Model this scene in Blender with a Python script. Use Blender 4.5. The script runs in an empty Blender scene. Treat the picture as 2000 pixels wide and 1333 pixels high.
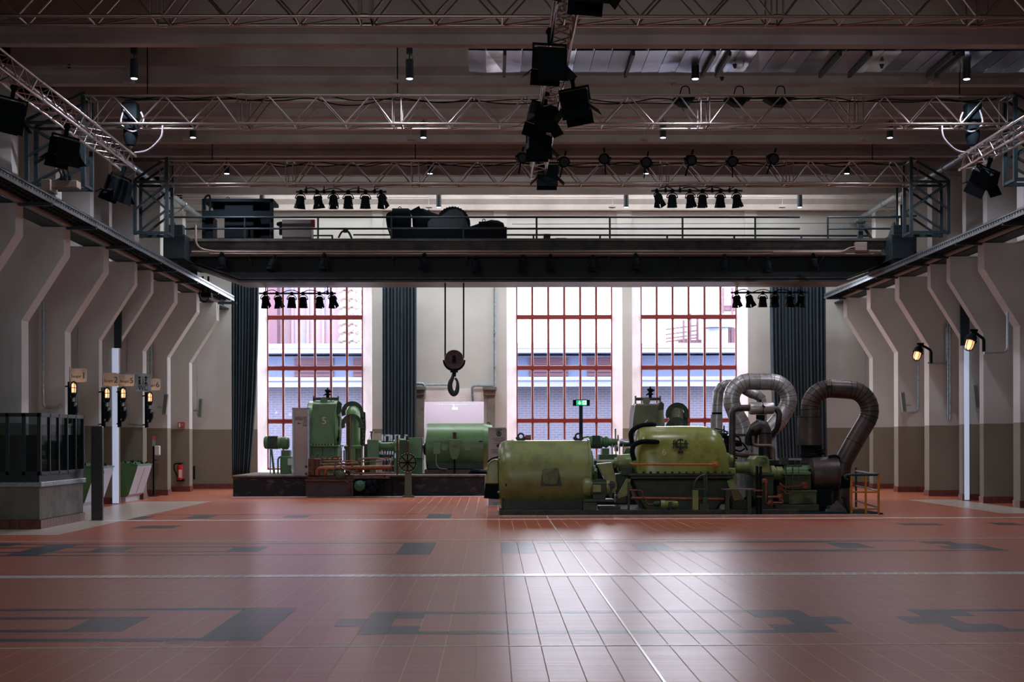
import bpy, math, random
from mathutils import Vector, Matrix
random.seed(7)
SC = bpy.context.scene
COL = SC.collection
PI = math.pi

# ------------------------------------------------------------ camera
FPX, HC, TH, RO = 2778.0, 1.65, 0.01368, 0.0027
cfwd = Vector((math.sin(TH), math.cos(TH), 0))
cr0 = Vector((math.cos(TH), -math.sin(TH), 0)); cu0 = Vector((0, 0, 1))
crt = cr0 * math.cos(RO) - cu0 * math.sin(RO)
cup = cu0 * math.cos(RO) + cr0 * math.sin(RO)
CP = Vector((0, 0, HC))
cd = bpy.data.cameras.new('camera'); cam = bpy.data.objects.new('camera', cd); COL.objects.link(cam)
mw = Matrix.Identity(4)
for i in range(3):
    mw[i][0] = crt[i]; mw[i][1] = cup[i]; mw[i][2] = -cfwd[i]; mw[i][3] = CP[i]
cam.matrix_world = mw
cd.sensor_width = 36.0; cd.lens = FPX / 2000 * 36.0; cd.shift_y = 192.5 / 2000
cd.clip_end = 500
SC.camera = cam

# ------------------------------------------------------------ world, exposure, daylight portals
SC.view_settings.view_transform = 'Standard'; SC.view_settings.look = 'None'
SC.view_settings.gamma = 1.0; SC.view_settings.exposure = 0.0
SC.view_settings.use_curve_mapping = False
w = bpy.data.worlds.new('sky'); SC.world = w; w.use_nodes = True
bg = w.node_tree.nodes['Background']
bg.inputs[0].default_value = (0.93, 0.93, 1.0, 1); bg.inputs[1].default_value = 11.0

def portal(loc, sx, sy, target_dir, power=None, color=(1, 1, 1), name='daylight_portal'):
    L = bpy.data.lights.new(name, 'AREA'); L.shape = 'RECTANGLE'; L.size = sx; L.size_y = sy
    o = bpy.data.objects.new(name, L); COL.objects.link(o); o.location = loc
    o.rotation_euler = Vector(target_dir).to_track_quat('-Z', 'Y').to_euler()
    if power is None: L.cycles.is_portal = True
    else: L.energy = power; L.color = color
    return o

# fill area lights added below the closed ceiling, strongest near the back wall
for yy, pw, sx_ in ((47.0, 430, 18), (44.4, 950, 18), (41.4, 110, 18), (34.1, 40, 16), (31.2, 34, 14), (28.3, 30, 14), (25.2, 34, 14), (19, 34, 14), (12.8, 75, 14), (5, 130, 14), (-4, 60, 14)):
    portal((1.35, yy, 10.36), sx_, 1.0, (0, .0, -1), pw, (.93, .97, 1.0), 'ceiling_fill')
for xx in (-7.1, -3.6, -.3):
    portal((xx, -15.9, 4.2), 1.1, 2.6, (0, 1, .05), 150, (.66, .9, 1.0), 'rear_fill')  # cool fill added out of view behind the camera

# ------------------------------------------------------------ helpers
def ray(x, y):
    return cfwd + crt * ((x - 1000) / FPX) + cup * ((859 - y) / FPX)
def at(x, y, D):
    """world point seen at photo position (x, y) standing at depth Y = D"""
    d = ray(x, y); t = D / d.y
    return CP + d * t
def on_floor(x, y, z=0.0):
    d = ray(x, y); t = (z - HC) / d.z
    return CP + d * t
def S(px, D): return px * D / FPX

def lin(c):
    c = c / 255.0
    return c / 12.92 if c <= 0.04045 else ((c + 0.055) / 1.055) ** 2.4
MATS = {}
def mat(name, rgb, rough=0.6, metal=0.0, rgb2=None, scale=4.0, bump=0.0, spec=0.5, emit=0.0, lo=0.4, hi=0.65, stretch=None):
    if name in MATS: return MATS[name]
    m = bpy.data.materials.new(name); m.use_nodes = True
    nt = m.node_tree; b = nt.nodes['Principled BSDF']
    c = tuple(lin(v) for v in rgb) + (1,)
    b.inputs['Base Color'].default_value = c
    b.inputs['Roughness'].default_value = rough; b.inputs['Metallic'].default_value = metal
    b.inputs['Specular IOR Level'].default_value = spec
    if emit:
        b.inputs['Emission Color'].default_value = c; b.inputs['Emission Strength'].default_value = emit
    if rgb2 or bump:
        tc = nt.nodes.new('ShaderNodeNewGeometry')
        mp = nt.nodes.new('ShaderNodeMapping'); nt.links.new(tc.outputs['Position'], mp.inputs['Vector'])
        if stretch: mp.inputs['Scale'].default_value = stretch
        n = nt.nodes.new('ShaderNodeTexNoise'); n.inputs['Scale'].default_value = scale
        n.inputs['Detail'].default_value = 6; n.inputs['Roughness'].default_value = 0.65
        nt.links.new(mp.outputs[0], n.inputs['Vector'])
        if rgb2:
            r = nt.nodes.new('ShaderNodeValToRGB')
            r.color_ramp.elements[0].position = lo; r.color_ramp.elements[1].position = hi
            r.color_ramp.elements[0].color = c
            r.color_ramp.elements[1].color = tuple(lin(v) for v in rgb2) + (1,)
            nt.links.new(n.outputs['Fac'], r.inputs['Fac']); nt.links.new(r.outputs['Color'], b.inputs['Base Color'])
        if bump:
            bp = nt.nodes.new('ShaderNodeBump'); bp.inputs['Strength'].default_value = bump; bp.inputs['Distance'].default_value = 0.01
            nt.links.new(n.outputs['Fac'], bp.inputs['Height']); nt.links.new(bp.outputs['Normal'], b.inputs['Normal'])
    MATS[name] = m
    return m

class MB:
    def __init__(s): s.v = []; s.f = []; s.sm = []; s.mi = []; s.cur = 0
    def add(s, vs, fs, smooth=False):
        n = len(s.v); s.v += [tuple(v) for v in vs]
        for f in fs:
            s.f.append(tuple(i + n for i in f)); s.sm.append(smooth); s.mi.append(s.cur)
        return s
    def box(s, x0, x1, y0, y1, z0, z1, M=None):
        vs = [Vector((x, y, z)) for z in (z0, z1) for y in (y0, y1) for x in (x0, x1)]
        if M is not None: vs = [M @ v for v in vs]
        return s.add(vs, [(0, 2, 3, 1), (4, 5, 7, 6), (0, 1, 5, 4), (2, 6, 7, 3), (0, 4, 6, 2), (1, 3, 7, 5)])
    def pbox(s, x0, x1, y0, y1, D0, D1):
        """box whose front face (at depth D0) covers the photo rectangle"""
        a = at(x0, y1, D0); b = at(x1, y0, D0)
        return s.box(a.x, b.x, D0, D1, a.z, b.z)
    def bar(s, p0, p1, w, h=None):
        h = h or w; p0 = Vector(p0); p1 = Vector(p1); d = (p1 - p0); L = d.length
        if L < 1e-6: return s
        q = d.to_track_quat('Z', 'Y').to_matrix().to_4x4(); q.translation = p0
        return s.box(-w / 2, w / 2, -h / 2, h / 2, 0, L, q)
    def cyl(s, p0, p1, r, r2=None, n=16, caps=True):
        p0 = Vector(p0); p1 = Vector(p1); r2 = r if r2 is None else r2
        q = (p1 - p0).to_track_quat('Z', 'Y').to_matrix()
        vs = []
        for p, rr in ((p0, r), (p1, r2)):
            for i in range(n):
                a = 2 * PI * i / n; vs.append(p + q @ Vector((math.cos(a) * rr, math.sin(a) * rr, 0)))
        s.add(vs, [(i, (i + 1) % n, n + (i + 1) % n, n + i) for i in range(n)], True)
        if caps:
            s.add(vs[:n], [tuple(reversed(range(n)))]); s.add(vs[n:], [tuple(range(n))])
        return s
    def lathe(s, origin, axis, prof, n=32, a0=0, a1=2 * PI, up=None):
        """prof = [(t along axis, radius)]"""
        origin = Vector(origin); axis = Vector(axis).normalized()
        u = Vector(up) if up else (Vector((0, 0, 1)) if abs(axis.z) < .9 else Vector((0, 1, 0)))
        u = (u - axis * u.dot(axis)).normalized(); v = axis.cross(u)
        full = abs(a1 - a0 - 2 * PI) < 1e-6; m = n if full else n + 1
        vs = []
        for t, r in prof:
            for i in range(m):
                a = a0 + (a1 - a0) * i / n
                vs.append(origin + axis * t + (u * math.cos(a) + v * math.sin(a)) * r)
        fs = []
        for k in range(len(prof) - 1):
            for i in range(n if full else n):
                j = (i + 1) % m
                fs.append((k * m + i, k * m + j, (k + 1) * m + j, (k + 1) * m + i))
        s.add(vs, fs, True)
        return s
    def tube(s, pts, r, n=12, caps=True, smooth=True):
        pts = [Vector(p) for p in pts]; rs = r if isinstance(r, (list, tuple)) else [r] * len(pts)
        ring = []; prev = None
        for i, p in enumerate(pts):
            d = (pts[min(i + 1, len(pts) - 1)] - pts[max(i - 1, 0)]).normalized()
            if prev is None:
                u = d.orthogonal().normalized()
            else:
                u = (prev - d * prev.dot(d)).normalized()
            prev = u; v = d.cross(u)
            ring += [p + (u * math.cos(2 * PI * k / n) + v * math.sin(2 * PI * k / n)) * rs[i] for k in range(n)]
        fs = [(i * n + k, i * n + (k + 1) % n, (i + 1) * n + (k + 1) % n, (i + 1) * n + k) for i in range(len(pts) - 1) for k in range(n)]
        s.add(ring, fs, smooth)
        if caps:
            s.add(ring[:n], [tuple(reversed(range(n)))]); s.add(ring[-n:], [tuple(range(n))])
        return s
    def prism(s, poly, axis, a, b):
        """poly 2D points; axis 'x': (y,z) 'y': (x,z) 'z': (x,y), extruded a..b"""
        def P(p, t):
            return {'x': (t, p[0], p[1]), 'y': (p[0], t, p[1]), 'z': (p[0], p[1], t)}[axis]
        n = len(poly); vs = [P(p, a) for p in poly] + [P(p, b) for p in poly]
        return s.add(vs, [tuple(range(n)), tuple(reversed(range(n, 2 * n)))] + [(i, n + i, n + (i + 1) % n, (i + 1) % n) for i in range(n)])
    def ball(s, c, r, n=14, sc=(1, 1, 1)):
        c = Vector(c); vs = []; m = n // 2
        for i in range(m + 1):
            th = PI * i / m
            for k in range(n):
                a = 2 * PI * k / n
                vs.append(c + Vector((math.sin(th) * math.cos(a) * r * sc[0], math.sin(th) * math.sin(a) * r * sc[1], math.cos(th) * r * sc[2])))
        fs = [(i * n + k, (i + 1) * n + k, (i + 1) * n + (k + 1) % n, i * n + (k + 1) % n) for i in range(m) for k in range(n)]
        return s.add(vs, fs, True)
    def torus(s, c, axis, R, r, n=28, m=8, a0=0, a1=2 * PI):
        axis = Vector(axis).normalized(); u = axis.orthogonal().normalized()
        if abs(axis.z) < .9: u = (Vector((0, 0, 1)) - axis * axis.z).normalized()
        v = axis.cross(u); c = Vector(c)
        k = n if abs(a1 - a0 - 2 * PI) < 1e-6 else n
        pts = [c + (u * math.cos(a0 + (a1 - a0) * i / n) + v * math.sin(a0 + (a1 - a0) * i / n)) * R for i in range(n + 1)]
        return s.tube(pts, r, m, caps=abs(a1 - a0 - 2 * PI) > 1e-6)
    def build(s, name, m, parent=None, bevel=0.0, seg=2):
        me = bpy.data.meshes.new(name)
        off = Vector(parent.get('_w', (0, 0, 0))) if parent else Vector((0, 0, 0))
        if parent and '_w' not in parent: off = Vector((0, 0, 0))
        me.from_pydata([tuple(Vector(v) - off) for v in s.v], [], s.f)
        ms = m if isinstance(m, (list, tuple)) else [m]
        for x in ms: me.materials.append(x)
        me.polygons.foreach_set('use_smooth', s.sm); me.polygons.foreach_set('material_index', s.mi)
        me.update()
        if any(s.sm): me.set_sharp_from_angle(angle=0.72)
        o = bpy.data.objects.new(name, me); COL.objects.link(o)
        if parent: o.parent = parent; WLD[o.name] = off
        if parent: o['_w'] = tuple(off)
        if bevel:
            md = o.modifiers.new('bevel', 'BEVEL'); md.width = bevel; md.segments = seg; md.limit_method = 'ANGLE'; md.angle_limit = 0.7
        return o
WLD = {}
def fillet(pts, r, n=6):
    pts = [Vector(p) for p in pts]; out = [pts[0]]
    for i in range(1, len(pts) - 1):
        a, b, c = pts[i - 1], pts[i], pts[i + 1]
        d1 = (a - b); d2 = (c - b); rr = min(r, d1.length * .49, d2.length * .49)
        p0 = b + d1.normalized() * rr; p2 = b + d2.normalized() * rr
        for k in range(n + 1):
            t = k / n; out.append(p0 * (1 - t) ** 2 + b * 2 * t * (1 - t) + p2 * t * t)
    out.append(pts[-1]); return out
def catmull(pts, n=6):
    pts = [Vector(p) for p in pts]; out = []
    for i in range(len(pts) - 1):
        p0 = pts[max(i - 1, 0)]; p1 = pts[i]; p2 = pts[i + 1]; p3 = pts[min(i + 2, len(pts) - 1)]
        for k in range(n):
            t = k / n
            out.append(.5 * ((2 * p1) + (p2 - p0) * t + (2 * p0 - 5 * p1 + 4 * p2 - p3) * t * t + (3 * p1 - p0 - 3 * p2 + p3) * t ** 3))
    out.append(pts[-1]); return out

def thing(name, label, cat, loc, group=None, kind=None):
    o = bpy.data.objects.new(name, None); COL.objects.link(o); o.location = loc
    o.empty_display_size = 0.2
    o['_w'] = tuple(loc)
    if label: o['label'] = label
    if cat: o['category'] = cat
    if group: o['group'] = group
    if kind: o['kind'] = kind
    return o
def tag(o, label, cat, group=None):
    o['label'] = label; o['category'] = cat
    if group: o['group'] = group
    return o
def struct(o):
    o['kind'] = 'structure'; return o
KIDS = {}
def tree_copy(o, parent=None):
    c = o.copy(); COL.objects.link(c)
    if parent: c.parent = parent
    for ch in [k for k in COL.objects if k.parent == o]:
        tree_copy(ch, c)
    return c
def place(proto, used, loc, rot, label, group=None, cat=None):
    o = proto if not used[0] else tree_copy(proto); used[0] = True
    o.location = loc; o.rotation_euler = rot; o['label'] = label
    if group: o['group'] = group
    return o
ORD = ['leftmost', 'second from the left', 'third from the left', 'fourth from the left', 'fifth from the left', 'sixth from the left', 'seventh from the left',
       'eighth from the left', 'ninth from the left', 'tenth from the left', 'eleventh from the left', 'twelfth from the left']
def text(name, body, size, m, parent, loc, width=None, depth=0.002, rotz=0):
    """flat raised lettering facing -Y, centred on world loc"""
    cu = bpy.data.curves.new(name, 'FONT'); cu.body = body; cu.size = size; cu.extrude = depth
    cu.align_x = 'CENTER'; cu.align_y = 'CENTER'
    t = bpy.data.objects.new('tmp_text', cu); COL.objects.link(t)
    dg = bpy.context.evaluated_depsgraph_get(); dg.update()
    me = bpy.data.meshes.new_from_object(t.evaluated_get(dg)); bpy.data.objects.remove(t)
    xs = [v.co.x for v in me.vertices]
    k = width / (max(xs) - min(xs)) if width else 1
    off = Vector(parent['_w']) if parent else Vector((0, 0, 0))
    R = Matrix.Rotation(rotz, 3, 'Z') @ Matrix.Rotation(PI / 2, 3, 'X')
    for v in me.vertices:
        v.co = R @ Vector((v.co.x * k, v.co.y, v.co.z)) + Vector(loc) - off
    me.materials.clear(); me.materials.append(m)
    o = bpy.data.objects.new(name, me); COL.objects.link(o)
    if parent: o.parent = parent
    return o

# ------------------------------------------------------------ materials
def wall_mat():
    m = bpy.data.materials.new('two_tone_wall_paint'); m.use_nodes = True; nt = m.node_tree; b = nt.nodes['Principled BSDF']
    g = nt.nodes.new('ShaderNodeNewGeometry'); sx = nt.nodes.new('ShaderNodeSeparateXYZ'); nt.links.new(g.outputs['Position'], sx.inputs[0])
    gt = nt.nodes.new('ShaderNodeMath'); gt.operation = 'GREATER_THAN'; gt.inputs[1].default_value = 2.02; nt.links.new(sx.outputs['Z'], gt.inputs[0])
    n = nt.nodes.new('ShaderNodeTexNoise'); n.inputs['Scale'].default_value = 1.3; n.inputs['Detail'].default_value = 7; nt.links.new(g.outputs['Position'], n.inputs['Vector'])
    n2 = nt.nodes.new('ShaderNodeTexNoise'); n2.inputs['Scale'].default_value = 45; n2.inputs['Detail'].default_value = 3; nt.links.new(g.outputs['Position'], n2.inputs['Vector'])
    mx = nt.nodes.new('ShaderNodeMix'); mx.data_type = 'RGBA'; nt.links.new(gt.outputs[0], mx.inputs['Factor'])
    mx.inputs['A'].default_value = (lin(128), lin(123), lin(108), 1); mx.inputs['B'].default_value = (lin(196), lin(196), lin(192), 1)
    r = nt.nodes.new('ShaderNodeMapRange'); r.inputs['To Min'].default_value = .86; r.inputs['To Max'].default_value = 1.08; nt.links.new(n.outputs['Fac'], r.inputs['Value'])
    mm = nt.nodes.new('ShaderNodeMix'); mm.data_type = 'RGBA'; mm.blend_type = 'MULTIPLY'; mm.inputs['Factor'].default_value = 1
    nt.links.new(mx.outputs['Result'], mm.inputs['A']); nt.links.new(r.outputs[0], mm.inputs['B'])
    nt.links.new(mm.outputs['Result'], b.inputs['Base Color']); b.inputs['Roughness'].default_value = .75
    bp = nt.nodes.new('ShaderNodeBump'); bp.inputs['Strength'].default_value = .25; bp.inputs['Distance'].default_value = .01
    nt.links.new(n2.outputs['Fac'], bp.inputs['Height']); nt.links.new(bp.outputs[0], b.inputs['Normal'])
    return m
def floor_mat(name, c1, c2, joint, spec=.5):
    m = bpy.data.materials.new(name); m.use_nodes = True; nt = m.node_tree; b = nt.nodes['Principled BSDF']
    L = nt.links.new; N = nt.nodes.new
    def math_(op, a, bb=None):
        q = N('ShaderNodeMath'); q.operation = op
        for i, v in enumerate((a, bb)):
            if v is None: continue
            if isinstance(v, (int, float)): q.inputs[i].default_value = v
            else: L(v, q.inputs[i])
        return q.outputs[0]
    g = N('ShaderNodeNewGeometry'); s = N('ShaderNodeSeparateXYZ'); L(g.outputs['Position'], s.inputs[0])
    def jd(coord, phase, pitch, half):
        t = math_('DIVIDE', math_('SUBTRACT', coord, phase), pitch)
        fr = math_('FRACT', t); d = math_('MINIMUM', fr, math_('SUBTRACT', 1.0, fr))
        return math_('LESS_THAN', d, half / pitch), math_('FLOOR', t)
    jx, ix = jd(s.outputs['X'], .383, PITCH, .0046)
    jy, iy = jd(s.outputs['Y'], 12.06, ROW / 3, .0012)
    j = math_('MAXIMUM', jx, math_('MULTIPLY', jy, .25))
    cb = N('ShaderNodeCombineXYZ'); L(ix, cb.inputs[0]); L(iy, cb.inputs[1])
    wn = N('ShaderNodeTexWhiteNoise'); wn.noise_dimensions = '2D'; L(cb.outputs[0], wn.inputs['Vector'])
    nz = N('ShaderNodeTexNoise'); nz.inputs['Scale'].default_value = .6; nz.inputs['Detail'].default_value = 5; L(g.outputs['Position'], nz.inputs['Vector'])
    fac = math_('ADD', math_('MULTIPLY', wn.outputs['Value'], .35), math_('MULTIPLY', nz.outputs['Fac'], .5))
    mx = N('ShaderNodeMix'); mx.data_type = 'RGBA'; L(fac, mx.inputs['Factor']); mx.inputs['A'].default_value = c1; mx.inputs['B'].default_value = c2
    m2 = N('ShaderNodeMix'); m2.data_type = 'RGBA'; L(j, m2.inputs['Factor']); L(mx.outputs['Result'], m2.inputs['A']); m2.inputs['B'].default_value = joint
    L(m2.outputs['Result'], b.inputs['Base Color'])
    # each tile row is very slightly tilted, which breaks reflections into crosswise streaks
    mp = N('ShaderNodeMapping'); mp.inputs['Scale'].default_value = (.12, 5, 1); L(g.outputs['Position'], mp.inputs['Vector'])
    n3 = N('ShaderNodeTexNoise'); n3.inputs['Scale'].default_value = 3; n3.inputs['Detail'].default_value = 4; L(mp.outputs[0], n3.inputs['Vector'])
    bp = N('ShaderNodeBump'); bp.inputs['Strength'].default_value = .35; bp.inputs['Distance'].default_value = .01; L(n3.outputs['Fac'], bp.inputs['Height'])
    L(bp.outputs[0], b.inputs['Normal'])
    rr = N('ShaderNodeMapRange'); rr.inputs['To Min'].default_value = .25; rr.inputs['To Max'].default_value = .37; L(n3.outputs['Fac'], rr.inputs['Value'])
    rj = math_('ADD', rr.outputs[0], math_('MULTIPLY', j, .35)); L(rj, b.inputs['Roughness'])
    b.inputs['Specular IOR Level'].default_value = spec
    return m
PITCH, ROW = .2560, .53
def C4(r, g, b): return (lin(r), lin(g), lin(b), 1)
M_wall = wall_mat()
M_floor = floor_mat('red_quarry_tiles', C4(172, 88, 58), C4(190, 103, 72), C4(214, 180, 150), .62)
M_dark = floor_mat('blue_black_tiles', C4(38, 54, 64), C4(50, 66, 76), C4(130, 120, 105), .45)
M_ceil = mat('ceiling_paint', (156, 148, 143), .8, rgb2=(136, 128, 124), scale=.8)
M_white = mat('white_plaster', (236, 230, 232), .7, rgb2=(222, 214, 216), scale=1.5)
M_tilebase = mat('baseboard_tiles', (120, 66, 60), .35, rgb2=(84, 48, 48), scale=9)
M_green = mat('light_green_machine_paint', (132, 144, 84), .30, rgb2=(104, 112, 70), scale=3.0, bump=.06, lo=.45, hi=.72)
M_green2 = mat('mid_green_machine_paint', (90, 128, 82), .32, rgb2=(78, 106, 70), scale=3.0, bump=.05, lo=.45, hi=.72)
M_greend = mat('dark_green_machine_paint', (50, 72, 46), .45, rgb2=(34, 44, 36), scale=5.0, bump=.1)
M_black = mat('black_metal', (14, 34, 40), .55, rgb2=(20, 40, 46), scale=6)
M_matt = mat('matt_black_housing', (5, 17, 22), .8, spec=.15)
M_steel = mat('bright_steel', (170, 172, 176), .28, 1.0, rgb2=(120, 122, 126), scale=8)
M_alu = mat('aluminium_truss_tube', (178, 170, 166), .3, 1.0)
M_galv = mat('galvanised_steel', (178, 190, 196), .36, .7, rgb2=(140, 154, 162), scale=12)
M_insul = mat('silver_pipe_cladding', (196, 192, 190), .34, .6, rgb2=(150, 146, 144), scale=5, bump=.08)
M_insuld = mat('tarnished_pipe_cladding', (84, 74, 68), .42, .45, rgb2=(60, 56, 54), scale=4, bump=.12)
M_copper = mat('copper_pipe', (142, 84, 56), .42, .3, rgb2=(96, 58, 42), scale=9)
M_rust = mat('rust_brown_cast_iron', (98, 58, 42), .6, .2, rgb2=(60, 38, 32), scale=7, bump=.1)
M_yellow = mat('ochre_painted_pipe', (190, 124, 52), .4, rgb2=(150, 94, 40), scale=9)
M_frame = mat('oxide_red_window_frame', (124, 38, 36), .5)
M_curt = mat('slate_blue_stage_curtain', (44, 60, 70), .9, rgb2=(38, 52, 62), scale=3)
M_conc = mat('grey_concrete', (124, 120, 112), .8, rgb2=(94, 96, 92), scale=3, bump=.15)
M_stone = mat('blackened_stone_plinth', (24, 26, 28), .85, rgb2=(110, 88, 72), scale=3.2, bump=.6, lo=.56, hi=.8, stretch=(1, 1, 2.6))
M_stonetop = mat('worn_plinth_edge', (112, 100, 92), .8, rgb2=(70, 62, 60), scale=6)
M_wood = mat('weathered_timber', (106, 84, 68), .8, rgb2=(66, 54, 48), scale=5, stretch=(1, 1, 9))
M_crane = mat('dark_teal_crane_paint', (24, 44, 48), .55, rgb2=(18, 36, 42), scale=2, bump=.05)
M_cranel = mat('worn_crane_beam_paint', (92, 84, 76), .45, rgb2=(46, 54, 56), scale=2.2, bump=.05)
M_sign = mat('cream_enamel_sign', (212, 188, 168), .5)
M_signg = mat('grey_enamel_sign', (150, 160, 160), .5)
M_ink = mat('black_lettering', (22, 24, 28), .6)
M_red = mat('extinguisher_red', (190, 30, 34), .3)
M_signred = mat('red_safety_sign', (190, 62, 52), .5)
M_whitep = mat('white_plastic', (222, 224, 228), .4)
M_beigebox = mat('beige_sheet_metal', (150, 134, 122), .5)
M_ltgrey = mat('pale_grey_console_paint', (184, 190, 204), .4)
M_cream = mat('cream_stencil_paint', (216, 190, 160), .6)
M_glow = mat('lamp_diffuser', (226, 224, 255), .5, emit=6)
M_bulb = mat('glowing_amber_bulb', (255, 186, 134), .4, emit=1.25)
M_exit = mat('lit_green_exit_panel', (20, 200, 130), .4, emit=.7)
M_exitw = mat('lit_white_pictogram', (235, 255, 245), .4, emit=.9)
M_cable = mat('white_cable', (130, 128, 134), .5)
M_olive = mat('olive_machine_paint', (104, 106, 76), .35, rgb2=(84, 86, 64), scale=3)
M_strip = mat('pale_stone_drain_strip', (214, 200, 182), .28, rgb2=(176, 164, 150), scale=14)
M_line = mat('white_floor_line', (252, 250, 248), .24, spec=.8)
def glass_mat(name, tint, gloss=.12, rough=.03):
    m = bpy.data.materials.new(name); m.use_nodes = True; nt = m.node_tree; nt.nodes.remove(nt.nodes['Principled BSDF'])
    t = nt.nodes.new('ShaderNodeBsdfTransparent'); t.inputs[0].default_value = tint
    gl = nt.nodes.new('ShaderNodeBsdfGlossy'); gl.inputs['Roughness'].default_value = rough
    mx = nt.nodes.new('ShaderNodeMixShader'); mx.inputs[0].default_value = gloss
    nt.links.new(t.outputs[0], mx.inputs[1]); nt.links.new(gl.outputs[0], mx.inputs[2]); nt.links.new(mx.outputs[0], nt.nodes['Material Output'].inputs[0])
    return m
M_glass = glass_mat('window_glass', (.96, .97, 1, 1), .04)
M_glassd = glass_mat('smoked_kiosk_glass', (.55, .68, .7, 1), .08)
# ============================================================ THE SETTING
YB = 48.5                       # front face of the back wall
XL, XR = -10.8, 13.5            # side wall faces
ZC = 10.4
CL, CR = -9.75, 12.45           # pillar faces
ZT = 9.08                       # beam undersides
Y0 = -16.0

# floor with inlaid dark tiles
fb = MB(); fb.add([(XL - .3, Y0, 0), (XR + .3, Y0, 0), (XR + .3, YB + .7, 0), (XL - .3, YB + .7, 0)], [(0, 1, 2, 3)])
fb.cur = 1
def jx(X): return .383 + round((X - .383) / PITCH) * PITCH
def inlay(X, ncol, Ytop, h):
    x0 = jx(X); z = .0012
    fb.add([(x0, Ytop - h, z), (x0 + ncol * PITCH, Ytop - h, z), (x0 + ncol * PITCH, Ytop, z), (x0, Ytop, z)], [(0, 1, 2, 3)])
def thin(Xa, Xb, Ytop):
    z = .0011; fb.add([(Xa, Ytop - ROW / 3, z), (Xb, Ytop - ROW / 3, z), (Xb, Ytop, z), (Xa, Ytop, z)], [(0, 1, 2, 3)])
def cross(X, Ytop, side, xend):
    """three-row post with two arms on one side and one on the other; thin bands run on to xend"""
    x = jx(X); inlay(x, 1, Ytop, 3 * ROW)
    if side > 0:
        inlay(x + PITCH, 1, Ytop, ROW); inlay(x + PITCH, 1, Ytop - 2 * ROW, ROW); inlay(x - PITCH, 1, Ytop - ROW, ROW)
        xa, xb = x + 2 * PITCH, xend
    else:
        inlay(x - PITCH, 1, Ytop, ROW); inlay(x - PITCH, 1, Ytop - 2 * ROW, ROW); inlay(x + PITCH, 1, Ytop - ROW, ROW)
        xa, xb = xend, x - PITCH
    thin(xa, xb, Ytop); thin(xa, xb, Ytop - 3 * ROW + ROW / 3)
# near band
YT = 13.65
cross(-1.14, YT, 1, .9); cross(2.72, YT, -1, .9); cross(4.06, YT, 1, 6.5)
inlay(-2.43, 2, YT + .36, 2.3); thin(-9.5, jx(-2.43), YT + .36); thin(-9.5, jx(-2.43), YT + .36 - 2.3 + ROW / 3)
inlay(-3.70, 2, YT - .3, 1.06); thin(-9.5, jx(-3.70), YT - .3); thin(-9.5, jx(-3.70), YT - .3 - 1.06 + ROW / 3)
# middle band
YT = 22.4
inlay(-1.40, 2, YT + .4, 2.4); thin(-9.5, jx(-1.4), YT + .4); thin(-9.5, jx(-1.4), YT + .4 - 2.4 + ROW / 3)
inlay(-3.97, 2, YT - .3, 1.06); inlay(-6.1, 2, YT - .3, 1.06); thin(-9, jx(-3.97), YT - .3); thin(-9, jx(-3.97), YT - .3 - .9)
inlay(-7.1, 2, YT + .4, 2.4); inlay(-8.4, 3, YT + .6, .7)
inlay(.16, 2, YT + .4, 2.2); inlay(2.3, 2, YT, 1.3); thin(.7, 5.4, YT + .3); thin(.7, 5.4, YT - 1.3); thin(2.8, 6.8, YT + .5); thin(2.8, 7.6, YT - 1.5)
inlay(5.35, 2, YT, 1.06); cross(7.1, YT + .3, -1, 6.9); inlay(7.4, 1, YT - .8, .7)
# far bands
for X, n, Y, h in ((-1.4, 2, 31.6, 1.8), (-4.6, 2, 31.2, .9), (-6.6, 2, 31.4, 1.4), (-7.8, 2, 31, 1.3), (-8.6, 3, 28.2, .8), (-6.9, 3, 27.6, .9), (7.9, 3, 27.5, .6), (9.6, 2, 27.6, .8)):
    inlay(X, n, Y, h)
thin(-8, -1.4, 31.7)
o = fb.build('floor', [M_floor, M_dark]); struct(o)
def strip(n, y0, y1, m, z=.003, x0=XL, x1=XR):
    return struct(MB().box(x0, x1, y0, y1, 0, z).build('trim_%d' % n, m))
def ribbed_strip(n, yc, wd):
    mb = MB(); x = -9.6
    while x < 12.3:
        mb.add([(x, yc - wd / 2, .004), (x + .10, yc - wd / 2, .004), (x + .14, yc + wd / 2, .004), (x + .04, yc + wd / 2, .004)], [(0, 1, 2, 3)]); x += .125
    mb.cur = 1; mb.box(-9.6, 12.4, yc - wd / 2 - .01, yc + wd / 2 + .01, 0, .0025)
    struct(mb.build('trim_%d' % n, [M_line, M_strip]))
ribbed_strip(1, 17.28, .30)
ribbed_strip(2, 29.35, .30)
strip(3, 11.34, 11.375, M_strip); strip(4, 23.3, 23.42, M_strip)
mb = MB(); mb.box(1.152, 1.172, 1, 40, 0, .0035); struct(mb.build('trim_5', M_line))
mb = MB(); a = on_floor(0, 1042); mb.box(-9.6, -7.62, 25.0, 38.5, 0, .003); mb.box(11.2, 12.4, 31, 38, 0, .003); struct(mb.build('trim_6', M_strip))

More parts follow.
